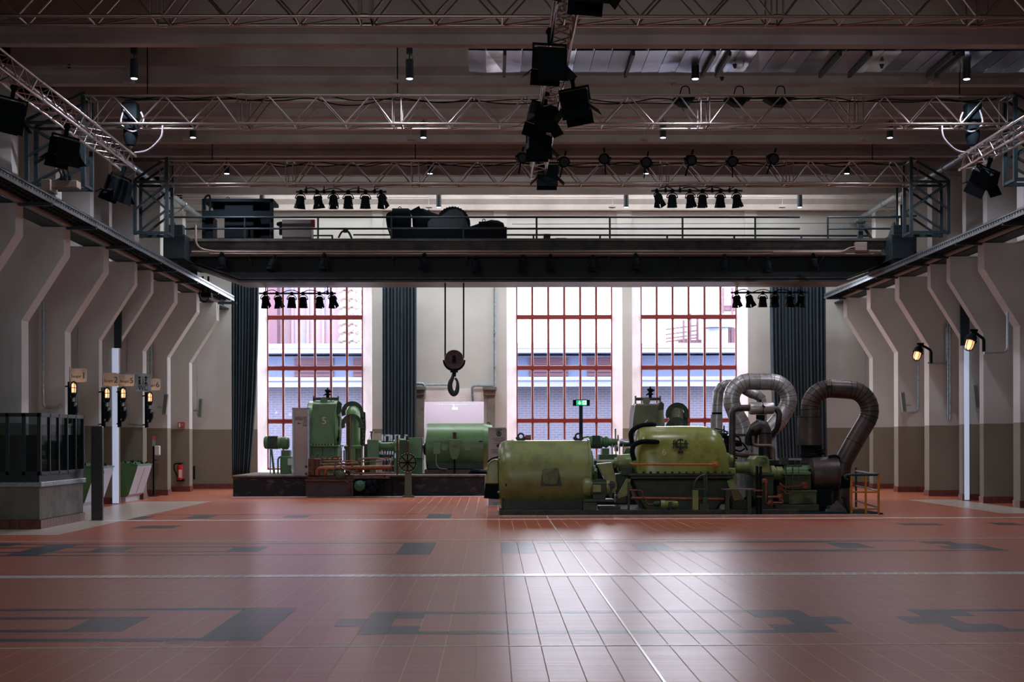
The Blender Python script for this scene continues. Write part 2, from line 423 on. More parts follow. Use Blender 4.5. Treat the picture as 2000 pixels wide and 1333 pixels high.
# back wall with splayed window openings
WIN = [(522, 709, 503, 727), (1009, 1196, 990, 1216), (1252, 1439, 1235, 1461)]
YW = YB + .6
ZWB, ZWT = at(615, 918, YW).z, 7.66
openings = []
mbw = MB()
for a, b, c, d in WIN:
    openings.append((at(c, 800, YB).x, at(d, 800, YB).x, at(c, 926, YB).z, at(a, 500, YB).z + .25, at(a, 800, YW).x, at(b, 800, YW).x))
DX0, DX1, DZ = at(828, 800, YB).x, at(945, 800, YB).x, at(880, 784, YB).z
xs = [XL - .3]
segs = sorted([(o_[0], o_[1], o_[2], o_[3]) for o_ in openings] + [(DX0, DX1, 0, DZ)])
x = XL - .3
for a, b, z0, z1 in segs:
    mbw.box(x, a, YB, YW + .1, 0, ZC)
    if z0 > 0: mbw.box(a, b, YB, YW + .1, 0, z0)
    mbw.box(a, b, YB, YW + .1, z1, ZC); x = b
mbw.box(x, XR + .3, YB, YW + .1, 0, ZC)
struct(mbw.build('wall_back', M_wall))
# white splays
for i, (a, b, z0, z1, wa, wb) in enumerate(openings):
    m_ = MB(); e = .004
    m_.prism([(a, YB + e), (wa, YW), (a, YW)], 'z', z0, z1); m_.prism([(b, YB + e), (b, YW), (wb, YW)], 'z', z0, z1)
    m_.prism([(YB + e, z0), (YW, z0), (YW, ZWB)], 'x', a, b); m_.box(a, b, YB + .3, YW, ZWT, z1)
    struct(m_.build('trim_%d' % (10 + i), M_white))
for i, (a, b, c, d) in enumerate(WIN):
    xa, xb = openings[i][4], openings[i][5]; t = .05
    root = thing('window_%d' % (i + 1), None, None, ((xa + xb) / 2, YW, ZWB), kind='structure')
    fr = MB()
    for xx in (xa, xb): fr.box(xx - .035, xx + .035, YW, YW + .1, ZWB, ZWT)
    for z in (ZWB, ZWT): fr.box(xa, xb, YW + .001, YW + .099, z - .05, z + .05)
    fr.build('window_frame', M_frame, root)
    pz = [ZWB] + [at(1100, y, YW).z for y in (822, 718.5, 619.5)] + [ZWT]
    for z in pz[1:-1]: MB().box(xa + .03, xb - .03, YW - .005, YW + .095, z - .062, z + .062).build('transom', M_frame, root)
    for k in range(1, 6):
        xx = xa + (xb - xa) * k / 6; MB().box(xx - .026, xx + .026, YW + .01, YW + .08, ZWB, ZWT).build('mullion', M_frame, root)
    MB().box(xa, xb, YW + .045, YW + .05, ZWB, ZWT).build('glass', M_glass, root)
    bd = MB()
    for k in range(6):
        for q in range(4):
            x0 = xa + (xb - xa) * k / 6 + .026; x1 = xa + (xb - xa) * (k + 1) / 6 - .026; z0 = pz[q] + .06; z1 = pz[q + 1] - .06
            for (u0, u1, v0, v1) in ((x0, x0 + .018, z0, z1), (x1 - .018, x1, z0, z1), (x0, x1, z0, z0 + .022), (x0, x1, z1 - .022, z1)):
                bd.box(u0, u1, YW + .028, YW + .044, v0, v1)
    bd.build('glazing_bead', M_whitep, root)
    portal(((xa + xb) / 2, YW + .2, (ZWB + ZWT) / 2), xb - xa, ZWT - ZWB, (0, -1, 0))

# side walls, rear wall (behind the camera, with unseen openings sized to let in fill light) and ceiling
struct(MB().box(XL - .4, XL, Y0, YB + .3, 0, ZC).build('wall_left', M_wall))
struct(MB().box(XR, XR + .4, Y0, YB + .3, 0, ZC).build('wall_right', M_wall))
rw = MB(); RZ0, RZ1 = 2.8, 5.6
ROP = [(-7.7, -6.5), (-4.2, -3.0), (-.9, .3)]
x = XL - .4
for a, b in ROP:
    rw.box(x, a, Y0 - .4, Y0, 0, ZC); rw.box(a, b, Y0 - .4, Y0, 0, RZ0); rw.box(a, b, Y0 - .4, Y0, RZ1, ZC); x = b
rw.box(x, XR + .4, Y0 - .4, Y0, 0, ZC)
struct(rw.build('wall_rear', M_wall))
for a, b in ROP: portal(((a + b) / 2, Y0 - .1, (RZ0 + RZ1) / 2), b - a, RZ1 - RZ0, (0, 1, 0))
struct(MB().box(XL - .4, XR + .4, Y0 - .4, YB + .7, ZC, ZC + .3).build('ceiling', M_ceil))

# pillars with corbels
COLL = [(11.3, .45), (14.4, .45), (17.4, .45), (20.5, .45), (23.5, .45), (26.6, .45), (29.6, .45), (32.6, .45), (35.4, .3), (37.1, .3), (39.8, .45), (42.8, .45), (45.9, .45)]
COLR = [(12, .45), (15.1, .45), (18.2, .45), (21.2, .45), (24.2, .45), (27.3, .45), (30.3, .45), (33.4, .45), (35.9, .3), (37.5, .3), (40.4, .45), (43.5, .45), (46.4, .45)]
nt_ = 20
for i, (D, t) in enumerate(COLL):
    mb = MB(); mb.prism([(XL - .05, 0), (CL, 0), (CL, 4.15), (-8.87, 5.52), (-8.87, 6.09), (-9.95, 6.09), (-9.95, ZC), (XL - .05, ZC)], 'y', D, D + t)
    struct(mb.build('trim_%d' % nt_, M_wall, bevel=.012)); nt_ += 1
for i, (D, t) in enumerate(COLR):
    mb = MB(); mb.prism([(XR + .05, 0), (XR + .05, ZC), (12.55, ZC), (12.55, 6.27), (11.61, 6.27), (11.61, 5.65), (CR, 4.3), (CR, 0)], 'y', D, D + t)
    struct(mb.build('trim_%d' % nt_, M_wall, bevel=.012)); nt_ += 1
# tiled skirting round pillars and along walls
sk = MB(); sr = MB()
def skirt(mb, x0, x1, y0, y1, h=.17):
    nx = max(1, int((x1 - x0) / .2 + .5)); ny = max(1, int((y1 - y0) / .2 + .5)); g = .004
    for k in range(nx): mb.box(x0 + (x1 - x0) * k / nx + g, x0 + (x1 - x0) * (k + 1) / nx - g, y0, y1, 0, h)
    for k in range(ny): mb.box(x0 - .001, x1 + .001, y0 + (y1 - y0) * k / ny + g, y0 + (y1 - y0) * (k + 1) / ny - g, 0, h)
for D, t in COLL: skirt(sk, XL, CL + .015, D - .015, D + t + .015)
for D, t in COLR: skirt(sr, CR - .015, XR, D - .015, D + t + .015)
skirt(sk, XL, XL + .02, 25, YB, .17); skirt(sr, XR - .02, XR, 25, YB, .17)
struct(sk.build('baseboard_left', M_tilebase)); struct(sr.build('baseboard_right', M_tilebase))
bb = MB(); skirt(bb, XL, DX0 - .2, YB - .02, YB); skirt(bb, DX1 + .2, XR, YB - .02, YB); struct(bb.build('baseboard_back', M_tilebase))

# ceiling beams: thin web with a proud lower lip
for i, (D, t) in enumerate(COLL + [(YB - .0, .3)]):
    if D < 5: continue
    D2 = D + .1
    mb = MB(); mb.prism([(D2, ZT), (D2 + .26, ZT), (D2 + .26, ZT + .18), (D2 + .36, ZT + .34), (D2 + .36, ZC), (D2 - .10, ZC), (D2 - .10, ZT + .34), (D2, ZT + .18)], 'x', XL, XR)
    struct(mb.build('trim_%d' % nt_, M_ceil)); nt_ += 1
# heavier wall-head ledge and shallow wall strips high on the back wall
mb = MB(); mb.box(XL, XR, YB - .35, YB, at(1000, 409, YB).z, at(1000, 384, YB).z); struct(mb.build('trim_%d' % nt_, M_wall)); nt_ += 1
mb = MB()
for a, b in ((1205, 1233), (1455, 1478), (727, 747), (965, 990)): mb.pbox(a, b, 300, 550, YB - .06, YB + .02)
struct(mb.build('trim_%d' % nt_, M_wall)); nt_ += 1

# polished sheet-metal soffit between two beams
sf = thing('soffit_panel', 'long polished metal ceiling panel with cross ribs, right half, between beams', 'ceiling panel', (5, 28.1, 9.12))
pm = MB(); xx = at(915, 120, 28).x; k = 0
a = at(915, 105, 27.35)
while xx < 12.5:
    pm.cur = random.randint(0, 2); pm.add([(xx, 27.35, 9.13 + .012 * random.random()), (xx + .34, 27.35, 9.13 + .012 * random.random()), (xx + .34, 28.95, 9.12 + .03 * random.random()), (xx, 28.95, 9.12 + .03 * random.random())], [(0, 3, 2, 1)]); xx += .35
pm.box(a.x, 12.5, 27.35, 28.95, 9.17, 9.2)
pm.build('panel_sheet', [mat('polished_sheet', (232, 240, 250), .14, 1.0, bump=.02, stretch=(1.5, .3, 1)), mat('dull_sheet', (150, 162, 180), .3, 1.0, bump=.02, stretch=(1.5, .3, 1)), mat('dark_sheet', (104, 118, 132), .34, 1.0, bump=.02)], sf)
for px in (986, 1237, 1395, 1425, 1640, 1700, 1862, 1880):
    q = at(px, 105, 27.35); r_ = at(px - (px - 962) * .055, 145, 28.9)
    mb = MB(); mb.box(q.x - .03, q.x + .03, 27.3, 29.0, 9.03, 9.12)
    mb.build('support_rib', M_black, sf)
for px, py in ((1435, 112), (1410, 142), (1722, 113)):
    q = at(px, py, 28.2 if py < 130 else 29.2); mb = MB(); mb.cyl((q.x, q.y, 9.1), (q.x, q.y, 9.02), .05, .02, 10); mb.build('vent_nozzle', M_black, sf)

# room seen through the back doorway (open to the sky above)
rb = MB(); rb.box(-2.9, .45, 52.2, 52.4, 0, 3.6); rb.box(-2.9, -2.7, YW + .1, 52.4, 0, 3.6); rb.box(.35, .45, YW + .1, 52.4, 0, 3.6); rb.box(-2.9, .45, YW + .1, 52.4, -.1, 0)
struct(rb.build('wall_annex', mat('annex_plaster', (176, 166, 176), .8)))
jm = MB(); q0 = at(828, 760, YB); q1 = at(945, 760, YB)
jm.box(q0.x - .0, q1.x, YB - .02, YB + .1, DZ, q0.z)
struct(jm.build('door_lintel', M_white))  # lintel panel above the doorway
jb = MB()
for x0, x1, xc0, xc1 in ((812, 828, 812, 829), (951, 967, 944, 968)):
    jb.pbox(x0, x1, 772, 948, YB - .35, YB); jb.pbox(xc0, xc1, 762, 772, YB - .42, YB); jb.pbox(xc0 - 1, xc1 + 2, 756, 762, YB - .5, YB)
struct(jb.build('trim_%d' % nt_, M_conc, bevel=.01)); nt_ += 1
pl = MB(); pl.cyl(at(846, 786, 49.3), at(846, 784, 51), .02)
ct = thing('cable_tray', 'pale wire cable tray hanging in the bright back doorway', 'cable tray', at(890, 788, 51.5))
mb = MB()
for z_ in (785.5, 790.5): mb.cyl(at(848, z_, 51.3), at(932, z_, 51.3), .012, n=6)
for k in range(12): p = 850 + k * 7.2; mb.cyl(at(p, 785.5, 51.3), at(p, 790.5, 51.3), .008, n=6)
mb.build('tray_wires', M_galv, ct)
mb = MB(); mb.cyl(at(886, 790, 51.3), at(886, 796, 51.3), .02, n=8); mb.pbox(883, 894, 796, 801, 51.2, 51.45); mb.build('hanging_lamp', M_whitep, ct)

# glowing strips that paint daylight onto the far twin pillars
def glow_strip(n, xa, xb, D, ztop, ydark, poly):
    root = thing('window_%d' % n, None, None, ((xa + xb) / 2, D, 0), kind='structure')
    MB().box(xa, xb, D, D + .03, .02, ztop).build('glass', mat('pillar_light_glow', (196, 208, 236), .4, emit=.5), root)  # self-lit panel standing in for light on the pillar face
glow_strip(4, at(219, 800, 37.05).x, at(231, 800, 37.05).x, 37.05, 4.05, 0, None)
glow_strip(5, at(1884, 800, 37.44).x, at(1893, 800, 37.44).x, 37.44, 4.1, 0, None)
mb = MB(); c = at(224, 620, 37.0); mb.box(at(223, 620, 37).x, at(237, 620, 37).x, 36.98, 37.05, 4.05, 6.0); tag(mb.build('blackout_curtain', M_curt), 'narrow dark blackout curtain between the twin pillars on the left wall', 'curtain')
mb = MB(); mb.box(at(1876, 620, 37.4).x, at(1893, 620, 37.4).x, 37.38, 37.44, 4.1, 6.1); tag(mb.build('blackout_curtain', M_curt), 'narrow dark blackout curtain between the twin pillars on the right wall', 'curtain')

# ---------- outside
struct(MB().box(-60, 80, YW + .3, 140, -.3, -.12).build('trim_90', M_conc))
YE = 60.0
def brick_mat():
    m = bpy.data.materials.new('blue_grey_brickwork'); m.use_nodes = True; nt = m.node_tree; b = nt.nodes['Principled BSDF']
    g = nt.nodes.new('ShaderNodeNewGeometry'); mp = nt.nodes.new('ShaderNodeMapping'); mp.inputs['Rotation'].default_value = (PI / 2, 0, 0)
    nt.links.new(g.outputs['Position'], mp.inputs['Vector'])
    br = nt.nodes.new('ShaderNodeTexBrick'); br.inputs['Scale'].default_value = 1; br.inputs['Brick Width'].default_value = .30; br.inputs['Row Height'].default_value = .10
    br.inputs['Mortar Size'].default_value = .012; br.inputs['Color1'].default_value = C4(88, 92, 116); br.inputs['Color2'].default_value = C4(98, 90, 108); br.inputs['Mortar'].default_value = C4(112, 118, 140)
    nt.links.new(mp.outputs[0], br.inputs['Vector']); nt.links.new(br.outputs['Color'], b.inputs['Base Color']); b.inputs['Roughness'].default_value = .8
    return m
M_brick = brick_mat()
M_pale = mat('pale_zinc_roof', (134, 142, 166), .5); M_pale2 = mat('pale_blue_fascia', (92, 104, 134), .6)
M_louv = mat('faded_red_louvre', (96, 66, 80), .6); M_pink = mat('faded_rust_pink_steel', (138, 112, 120), .6, rgb2=(124, 122, 140), scale=1.2, stretch=(3, 1, .3))
def zy(y): return at(1000, y, YE).z
bl = thing('workshop_building', 'low blue-grey brick building with pale flat roofs outside the tall windows', 'building', (2, YE, 0))
MB().box(-16, 24, YE, YE + 8, -.1, zy(757)).build('brick_wall', M_brick, bl)
mb = MB(); mb.box(-16, 24, YE - .7, YE + 8, zy(757), zy(748)); mb.box(-16, 24, YE - .75, YE - .3, zy(745), zy(738)); mb.build('gutter', M_pale, bl)
mb = MB(); mb.box(-16, 24, YE + 2, YE + 8, zy(745), zy(690)); mb.build('clerestory_wall', M_pale2, bl)
for k in range(9):
    x0 = -8.6 + k * 2.55
    if x0 > 6: continue
    mb = MB(); mb.box(x0, x0 + 1.7, YE + 1.95, YE + 2, zy(733), zy(694))
    for q in range(5): mb.box(x0, x0 + 1.7, YE + 1.88, YE + 1.95, zy(731 - q * 8), zy(729 - q * 8))
    mb.build('louvre', M_louv, bl)
mb = MB(); mb.box(-16, 24, YE + 1.2, YE + 9, zy(686), zy(678)); mb.box(-16, 24, YE + 1.6, YE + 9, zy(676), zy(666)); mb.build('roof', M_pale, bl)
tw = thing('storage_tower', 'tall pale rust-streaked tower with spiral steel augers behind the left window', 'tower', (-9, 70, 0))
a = at(520, 670, 70); b = at(664, 540, 70)
mb = MB(); mb.box(a.x - 4, b.x, 70, 76, 0, 16)
for k in range(9): xx = a.x - 1 + k * .75; mb.box(xx, xx + .12, 69.85, 70, 4, 16)
mb.build('tower_wall', M_pink, tw)
mb = MB(); mb.box(a.x - 4, at(548, 600, 70).x, 68.8, 69.8, 4, 13); mb.build('side_hopper', M_louv, tw)
for px in (671, 685, 699):
    mb = MB(); c = at(px, 600, 69.5); pts = []; rr = .24
    for k in range(340): t = k * .52; pts.append((c.x + math.cos(t) * rr * .6, c.y + math.sin(t) * rr * .6, 5.5 + k * .034))
    mb.tube(pts, .13, 6); mb.build('auger', mat('cream_auger', (176, 164, 158), .6), tw)
st = thing('gas_plant', 'distant pale pink pipework and stack of a plant beyond the right window', 'industrial plant', (14, 78, 0))
YP = 78
def pp(mb, x0, x1, y0, y1, d=1): mb.pbox(x0, x1, y0, y1, YP, YP + d)
mb = MB(); pp(mb, 1385, 1440, 640, 920, 5); mb.build('shed', M_louv, st)
mb = MB(); mb.cyl(at(1402, 700, YP - 1), at(1402, 618, YP - 1), .55, n=16); mb.cyl(at(1402, 641, YP - 1), at(1402, 616, YP - 1), .9, n=16); mb.build('stack', M_pale, st)
mb = MB()
for x_, y_ in ((1335, 625), (1348, 612), (1362, 618), (1412, 562), (1430, 562)): mb.bar(at(x_, 700, YP), at(x_, y_, YP), .12)
for y_ in (585, 598, 618, 630, 645): mb.bar(at(1412, y_, YP), at(1438, y_, YP), .06)
for y_ in (640, 650, 658, 664): mb.bar(at(1300, y_ + 4, YP), at(1362, y_ - 4, YP), .09)
pp(mb, 1325, 1370, 664, 670); pp(mb, 1410, 1440, 596, 606); mb.build('pipework', M_louv, st)
# ============================================================ OVERHEAD
def truss_x(Y, z0, z1, dep, label, x0=-8.3, x1=10.73, joint=-1.945, jp=3.17, r=.028, cable=True):
    t = thing('lighting_truss', label, 'truss', ((x0 + x1) / 2, Y, z0), 'lighting trusses across the hall')
    for y in (Y, Y + dep):
        for z in (z0, z1): MB().cyl((x0, y, z), (x1, y, z), r, n=10).build('chord', M_alu, t)
    js = [joint + k * jp for k in range(-4, 6)]
    js = [j for j in js if x0 - .2 < j < x1 + .2]
    fr = MB(); bk = MB(); fl = MB()
    allx = []
    j = min(js) - jp
    while j < x1 + jp:
        for k in range(3):
            a = j + k * jp / 3 + (.09 if k == 0 else 0); m_ = j + (k + .5) * jp / 3; b = j + (k + 1) * jp / 3 - (.09 if k == 2 else 0)
            for (p, q, za, zb) in ((a, m_, z0, z1), (m_, b, z1, z0)):
                if p < x0 - .02 or q > x1 + .02: continue
                fr.cyl((p, Y, za), (q, Y, zb), .016, n=6); bk.cyl((p, Y + dep, za), (q, Y + dep, zb), .016, n=6)
            if x0 < a and b < x1:
                fl.cyl((a, Y, z0), (a, Y + dep, z0), .016, n=6); fl.cyl((m_, Y, z1), (m_, Y + dep, z1), .016, n=6)
                fl.cyl((a, Y + dep, z0), (b, Y, z0), .012, n=6)
        if x0 - .1 <= j <= x1 + .1:
            for s_ in (-.09, .09):
                for mb_, y in ((fr, Y), (bk, Y + dep)): mb_.cyl((j + s_, y, z0), (j + s_, y, z1), .014, n=6)
                fl.cyl((j + s_, Y, z0), (j + s_, Y + dep, z0), .016, n=6); fl.cyl((j + s_, Y, z1), (j + s_, Y + dep, z1), .016, n=6)
            for y in (Y, Y + dep):
                for z in (z0, z1): fl.cyl((j - .06, y, z), (j + .06, y, z), r * 1.5, n=10)
        j += jp
    fr.build('front_lattice', M_alu, t); bk.build('back_lattice', M_alu, t); fl.build('cross_lattice', M_alu, t)
    if cable:
        rr = random.Random(int(Y * 10)); mb = MB()
        for q in range(3):
            pts = []; x = x0 + .3 + q * .2
            while x < x1: pts.append((x, Y + .12 + .12 * q, z1 + .05 - .16 * rr.random() * (1 if q else .3))); x += .55
            mb.tube(catmull(pts, 4), .012, 5)
        mb.build('cable_run', M_matt, t)
    for xx in (x0 + 1.2, joint, joint + jp, x1 - 1.0):
        mb = MB(); mb.cyl((xx, Y + dep / 2, z1), (xx, Y + dep / 2, ZC - .03), .012, n=6); mb.build('suspension_wire', M_matt, t)
    return t
truss_x(21.8, 8.14, 8.72, .48, 'nearest cross truss, cut by the top edge of the picture')
truss_x(29.2, 8.14, 8.72, .48, 'middle cross truss with bright glints under the downlights')
truss_x(36.0, 8.14, 8.72, .48, 'farthest cross truss, in front of the overhead crane')

def truss_y(x, z, s, y0, y1, name_label, p=.33, r=.024):
    """square longitudinal truss, x..x+s by z..z+s"""
    t = thing('lighting_truss', name_label, 'truss', (x, (y0 + y1) / 2, z), 'lighting trusses along the hall')
    for a in (x, x + s):
        for b in (z, z + s): MB().cyl((a, y0, b), (a, y1, b), r, n=10).build('chord', M_alu, t)
    mb = MB(); y = y1; k = 0
    while y > y0 + p:
        for (A, B) in (((x, z), (x + s, z)), ((x, z + s), (x + s, z + s)), ((x, z), (x, z + s)), ((x + s, z), (x + s, z + s))):
            if k % 2: A, B = B, A
            mb.cyl((A[0], y, A[1]), (B[0], y - p, B[1]), .011, n=5)
        y -= p; k += 1
    mb.build('lattice', M_alu, t)
    y = y1
    while y > y0:
        for yy in (y,):
            pass
        q = MB()
        for a in (x, x + s):
            for b in (z, z + s): q.cyl((a, y - .08, b), (a, y + .08, b), r * 1.35, n=10)
        q.build('coupler', M_steel, t); y -= 3.0
    return t
truss_y(-7.70, 7.28, .29, 9, 29.6, 'long truss along the left wall, ending below the middle cross truss')
truss_y(9.80, 7.28, .29, 9, 29.6, 'long truss along the right wall, ending below the middle cross truss')
truss_y(.86, 7.36, .29, 9, 31.0, 'long truss down the centre of the hall carrying black floodlights')
# chain hoists with white looped cables
for x, lab in ((-7.45, 'black chain hoist with looped white cable above the left truss end'), (10.0, 'black chain hoist with looped white cable above the right truss end')):
    h = thing('chain_hoist', lab, 'hoist', (x, 29.45, 7.6), 'chain hoists at the truss ends')
    mb = MB(); mb.box(x - .16, x + .16, 29.3, 29.6, 8.25, 8.62); mb.build('motor', M_matt, h, bevel=.04)
    mb = MB(); mb.lathe((x, 29.45, 8.25), (0, 0, -1), [(0, .05), (.05, .13), (.3, .15), (.5, .1), (.55, .02)], 14); mb.build('chain_bag', M_matt, h)
    mb = MB(); mb.cyl((x, 29.45, 7.6), (x, 29.45, 8.25), .012, n=6); mb.ball((x, 29.45, 7.75), .06); mb.build('hook_chain', M_steel, h)
    s_ = 1 if x < 0 else -1
    mb = MB(); mb.tube(catmull([(x - s_ * .1, 29.3, 8.45), (x - s_ * .15, 29.3, 8.15), (x + s_ * .1, 29.3, 8.0), (x + s_ * .3, 29.3, 8.2), (x + s_ * .25, 29.3, 8.4)], 8), .018, 8)
    mb.tube(catmull([(x + s_ * .72, 29.2, 8.1), (x + s_ * .68, 29.2, 7.85), (x + s_ * .4, 29.3, 7.62), (x + s_ * .1, 29.4, 7.58)], 8), .022, 8); mb.build('cable_loop', M_cable, h)

# downlights hanging below the beams
used = [False]
dl = thing('downlight', '', 'ceiling light', (0, 0, 0))
MB().lathe((0, 0, 0), (0, 0, 1), [(0, .07), (.004, .078), (.38, .078), (.384, .0)], 20).build('housing', M_black, dl)
MB().lathe((0, 0, .012), (0, 0, -1), [(0, .068), (.02, .06), (.03, .0)], 20).build('lens', M_glow, dl)
mb = MB(); mb.cyl((0, 0, .38), (0, 0, .5), .012, n=8); mb.tube([(0, 0, .5), (.04, 0, .47), (.07, 0, .44), (.05, 0, .39)], .006, 5); mb.box(-.06, .06, -.05, .05, .5, .62); mb.box(-.012, .012, -.012, .012, .6, 1.52); mb.build('ceiling_mount', M_black, dl)
rowdef = [(28.45, [262, 800, 1358, 1888], 156, 'in the row nearest the camera'), (34.0, [377, 827, 1295, 1738], 266, 'in the second row of downlights'),
          (38.6, [443, 840, 1262, 1654], 338, 'in the third row of downlights'), (44.2, [512, 857, 1223, 1562], 403, 'in the farthest row, above the crane')]
for D, xs_, y_, lab in rowdef:
    for k, px in enumerate(xs_):
        p = at(px, y_, D); p.z = 8.87
        place(dl, used, p, (0, 0, 0), 'black cylinder downlight, %s, %s' % (ORD[k], lab), 'cylinder downlights')
        L = bpy.data.lights.new('downlight_beam', 'SPOT'); L.energy = (330 if D < 30 else 70) if k in (1, 2) else (380 if D < 35 else 200 if D < 40 else 90); L.color = (.86, .84, 1.0); L.spot_size = 2.75; L.spot_blend = .5; L.shadow_soft_size = .03
        lo = bpy.data.objects.new('downlight_beam', L); COL.objects.link(lo); lo.location = (p.x, p.y, p.z - .05)
        # supply conduit along the beam face
    mb = MB()
    for px in xs_:
        p = at(px, y_, D); mb.tube([(p.x - .35, D + .95, 8.98), (p.x - .35, D + .95, 9.02), (p.x - .35, D + .9, 9.35), (p.x - 3.6, D + .9, 9.36)], .018, 6)
        mb.box(p.x - .45, p.x - .25, D + .85, D + 1.1, 9.02, 9.07)
    tag(mb.build('electrical_conduit', M_ceil), 'thin conduit running along the ceiling beam behind the downlights, %s' % lab.replace('in the ', ''), 'conduit', 'conduits along the beams')

# theatre spotlights
used = [False]
def flap(mb, ang, z0, r, L, W):
    c, s_ = math.cos(ang), math.sin(ang); t = .006
    M = Matrix.Translation((c * r, s_ * r, z0)) @ Matrix.Rotation(ang, 4, 'Z') @ Matrix.Rotation(-.16, 4, 'Y')
    mb.prism([(-W / 2, 0), (W / 2, 0), (W * .68, -L), (-W * .68, -L)], 'x', -t, t)
    n = 8; mb.v[-n:] = [tuple(M @ Vector(v)) for v in mb.v[-n:]]
sp = thing('stage_spotlight', '', 'spotlight', (0, 0, 0))
mb = MB(); mb.box(-.025, .025, -.03, .03, -.06, .05); mb.cyl((-.05, 0, 0), (.05, 0, 0), .035, n=10); mb.build('clamp', M_matt, sp)
mb = MB(); mb.torus((0, 0, -.18), (0, 1, 0), .14, .012, 16, 6, -PI / 2, PI / 2); mb.build('yoke', M_matt, sp)
mb = MB(); mb.lathe((0, 0, -.1), (0, 0, -1), [(0, 0), (.0, .07), (.03, .10), (.2, .112), (.205, .125), (.225, .125), (.225, .1), (.21, 0)], 18); mb.cyl((-.13, 0, -.17), (.13, 0, -.17), .016, n=8); mb.build('housing', M_matt, sp)
for k in range(4):
    mb = MB(); flap(mb, k * PI / 2, -.325, .10, .10, .15); mb.build('barn_door', M_matt, sp)
SP = sp
def bar_of_lamps(x0, x1, yb, D, lamps, group, where, drops):
    a, b = at(x0, yb, D), at(x1, yb, D); a.z = b.z = (a.z + b.z) / 2
    t = thing('lamp_bar', 'dark pipe carrying the row of six spotlights %s' % where, 'bar', (a + b) / 2)
    MB().cyl(a, b, .026, n=10).build('pipe', M_crane, t)
    for px, top in drops:
        q = at(px, yb, D); mb = MB(); mb.cyl((q.x, q.y, a.z), (q.x, q.y, top), .014, n=6); mb.box(q.x - .03, q.x + .03, q.y - .03, q.y + .03, a.z - .04, a.z + .06); mb.build('hanger', M_matt, t)
    pts = [Vector((a.x + .2 + k * (b.x - a.x - .4) / 9, D, a.z + .06 + .05 * math.sin(k * 2.2))) for k in range(10)]
    mb = MB(); mb.tube(catmull(pts, 4), .012, 5); mb.build('cable', M_matt, t)
    for k, (px, rx, rz) in enumerate(lamps):
        q = at(px, yb, D); q.z = a.z
        place(SP, used, q, (rx, 0, rz), 'black spotlight, %s of six, %s' % (ORD[k], where), group)
bar_of_lamps(578, 755, 375, 36.2, [(588, .25, .5), (619, .2, -.6), (651, -.2, .2), (680, .05, 0), (714, .1, .3), (744, -.3, .6)], 'spotlights hanging above the crane, left bar', 'above the left half of the crane', [(598, 8.1), (633, 8.1), (700, 8.1), (732, 8.1)])
bar_of_lamps(1272, 1450, 373, 36.2, [(1283, -.3, .6), (1313, .1, 0), (1347, .3, -.5), (1372, .05, 0), (1407, .1, .1), (1437, .3, -.6)], 'spotlights hanging above the crane, right bar', 'above the right half of the crane', [(1328, 8.1), (1391, 8.1), (1300, 8.1), (1425, 8.1)])
bar_of_lamps(506, 656, 573.5, 41.25, [(517, -.3, .5), (541, .3, -.5), (570, .1, .3), (592, .05, 0), (624, -.1, .3), (648, -.3, .6)], 'spotlights below the crane, left bar', 'below the crane at the left window', [(519, 6.3), (640, 6.3)])
bar_of_lamps(1427, 1577, 572, 41.25, [(1437, -.2, .4), (1461, -.3, .6), (1490, .1, 0), (1513, .05, .1), (1543, .1, .3), (1566, .2, .6)], 'spotlights below the crane, right bar', 'below the crane at the right curtain', [(1440, 6.3), (1563, 6.3)])
# lamps under the crane walkway
for k, (px, py) in enumerate(((433, 498), (535, 503), (633, 500), (829, 500), (929, 506), (1022, 503), (1075, 502), (1158, 504), (1242, 500), (1415, 502), (1499, 505), (1589, 500))):
    q = at(px, py - 2, 39.2)
    place(SP, used, q, (random.uniform(-.3, .3), 0, random.uniform(-.6, .6)), 'dark spotlight, %s of twelve below the crane walkway' % ORD[k], 'spotlights under the crane walkway')
# round lanterns standing up on the farthest truss
used = [False]
rl = thing('round_stage_lantern', '', 'spotlight', (0, 0, 0))
mb = MB(); mb.lathe((0, .16, 0), (0, -1, 0), [(0, 0), (.0, .06), (.06, .11), (.26, .125), (.265, .14), (.29, .14), (.29, .115), (.27, 0)], 20); mb.build('housing', M_matt, rl)
mb = MB(); mb.lathe((0, -.12, 0), (0, -1, 0), [(0, .1), (.01, .1), (.012, .075), (.004, .07), (.012, .05), (.004, .045), (.01, 0)], 20); mb.build('lens', M_black, rl)
mb = MB(); mb.torus((0, 0, 0), (0, 1, 0), .155, .01, 16, 6, PI * .5, PI * 1.5); mb.box(-.02, .02, -.02, .02, .14, .26); mb.box(-.17, -.12, -.02, .02, -.02, .02); mb.box(.12, .17, -.02, .02, -.02, .02); mb.box(-.015, .015, -.02, .02, -.42, -.14); mb.build('yoke', M_matt, rl)
for k, (px, py) in enumerate(((1019, 307), (1101, 315), (1181, 309), (1263, 316), (1348, 312), (1430, 314), (1509, 309))):
    place(rl, used, at(px, py, 35.9), (.35, random.uniform(-.3, .3), random.uniform(-.3, .3)), 'round black lantern, %s of seven along the farthest truss' % ORD[k], 'round lanterns on the farthest truss')
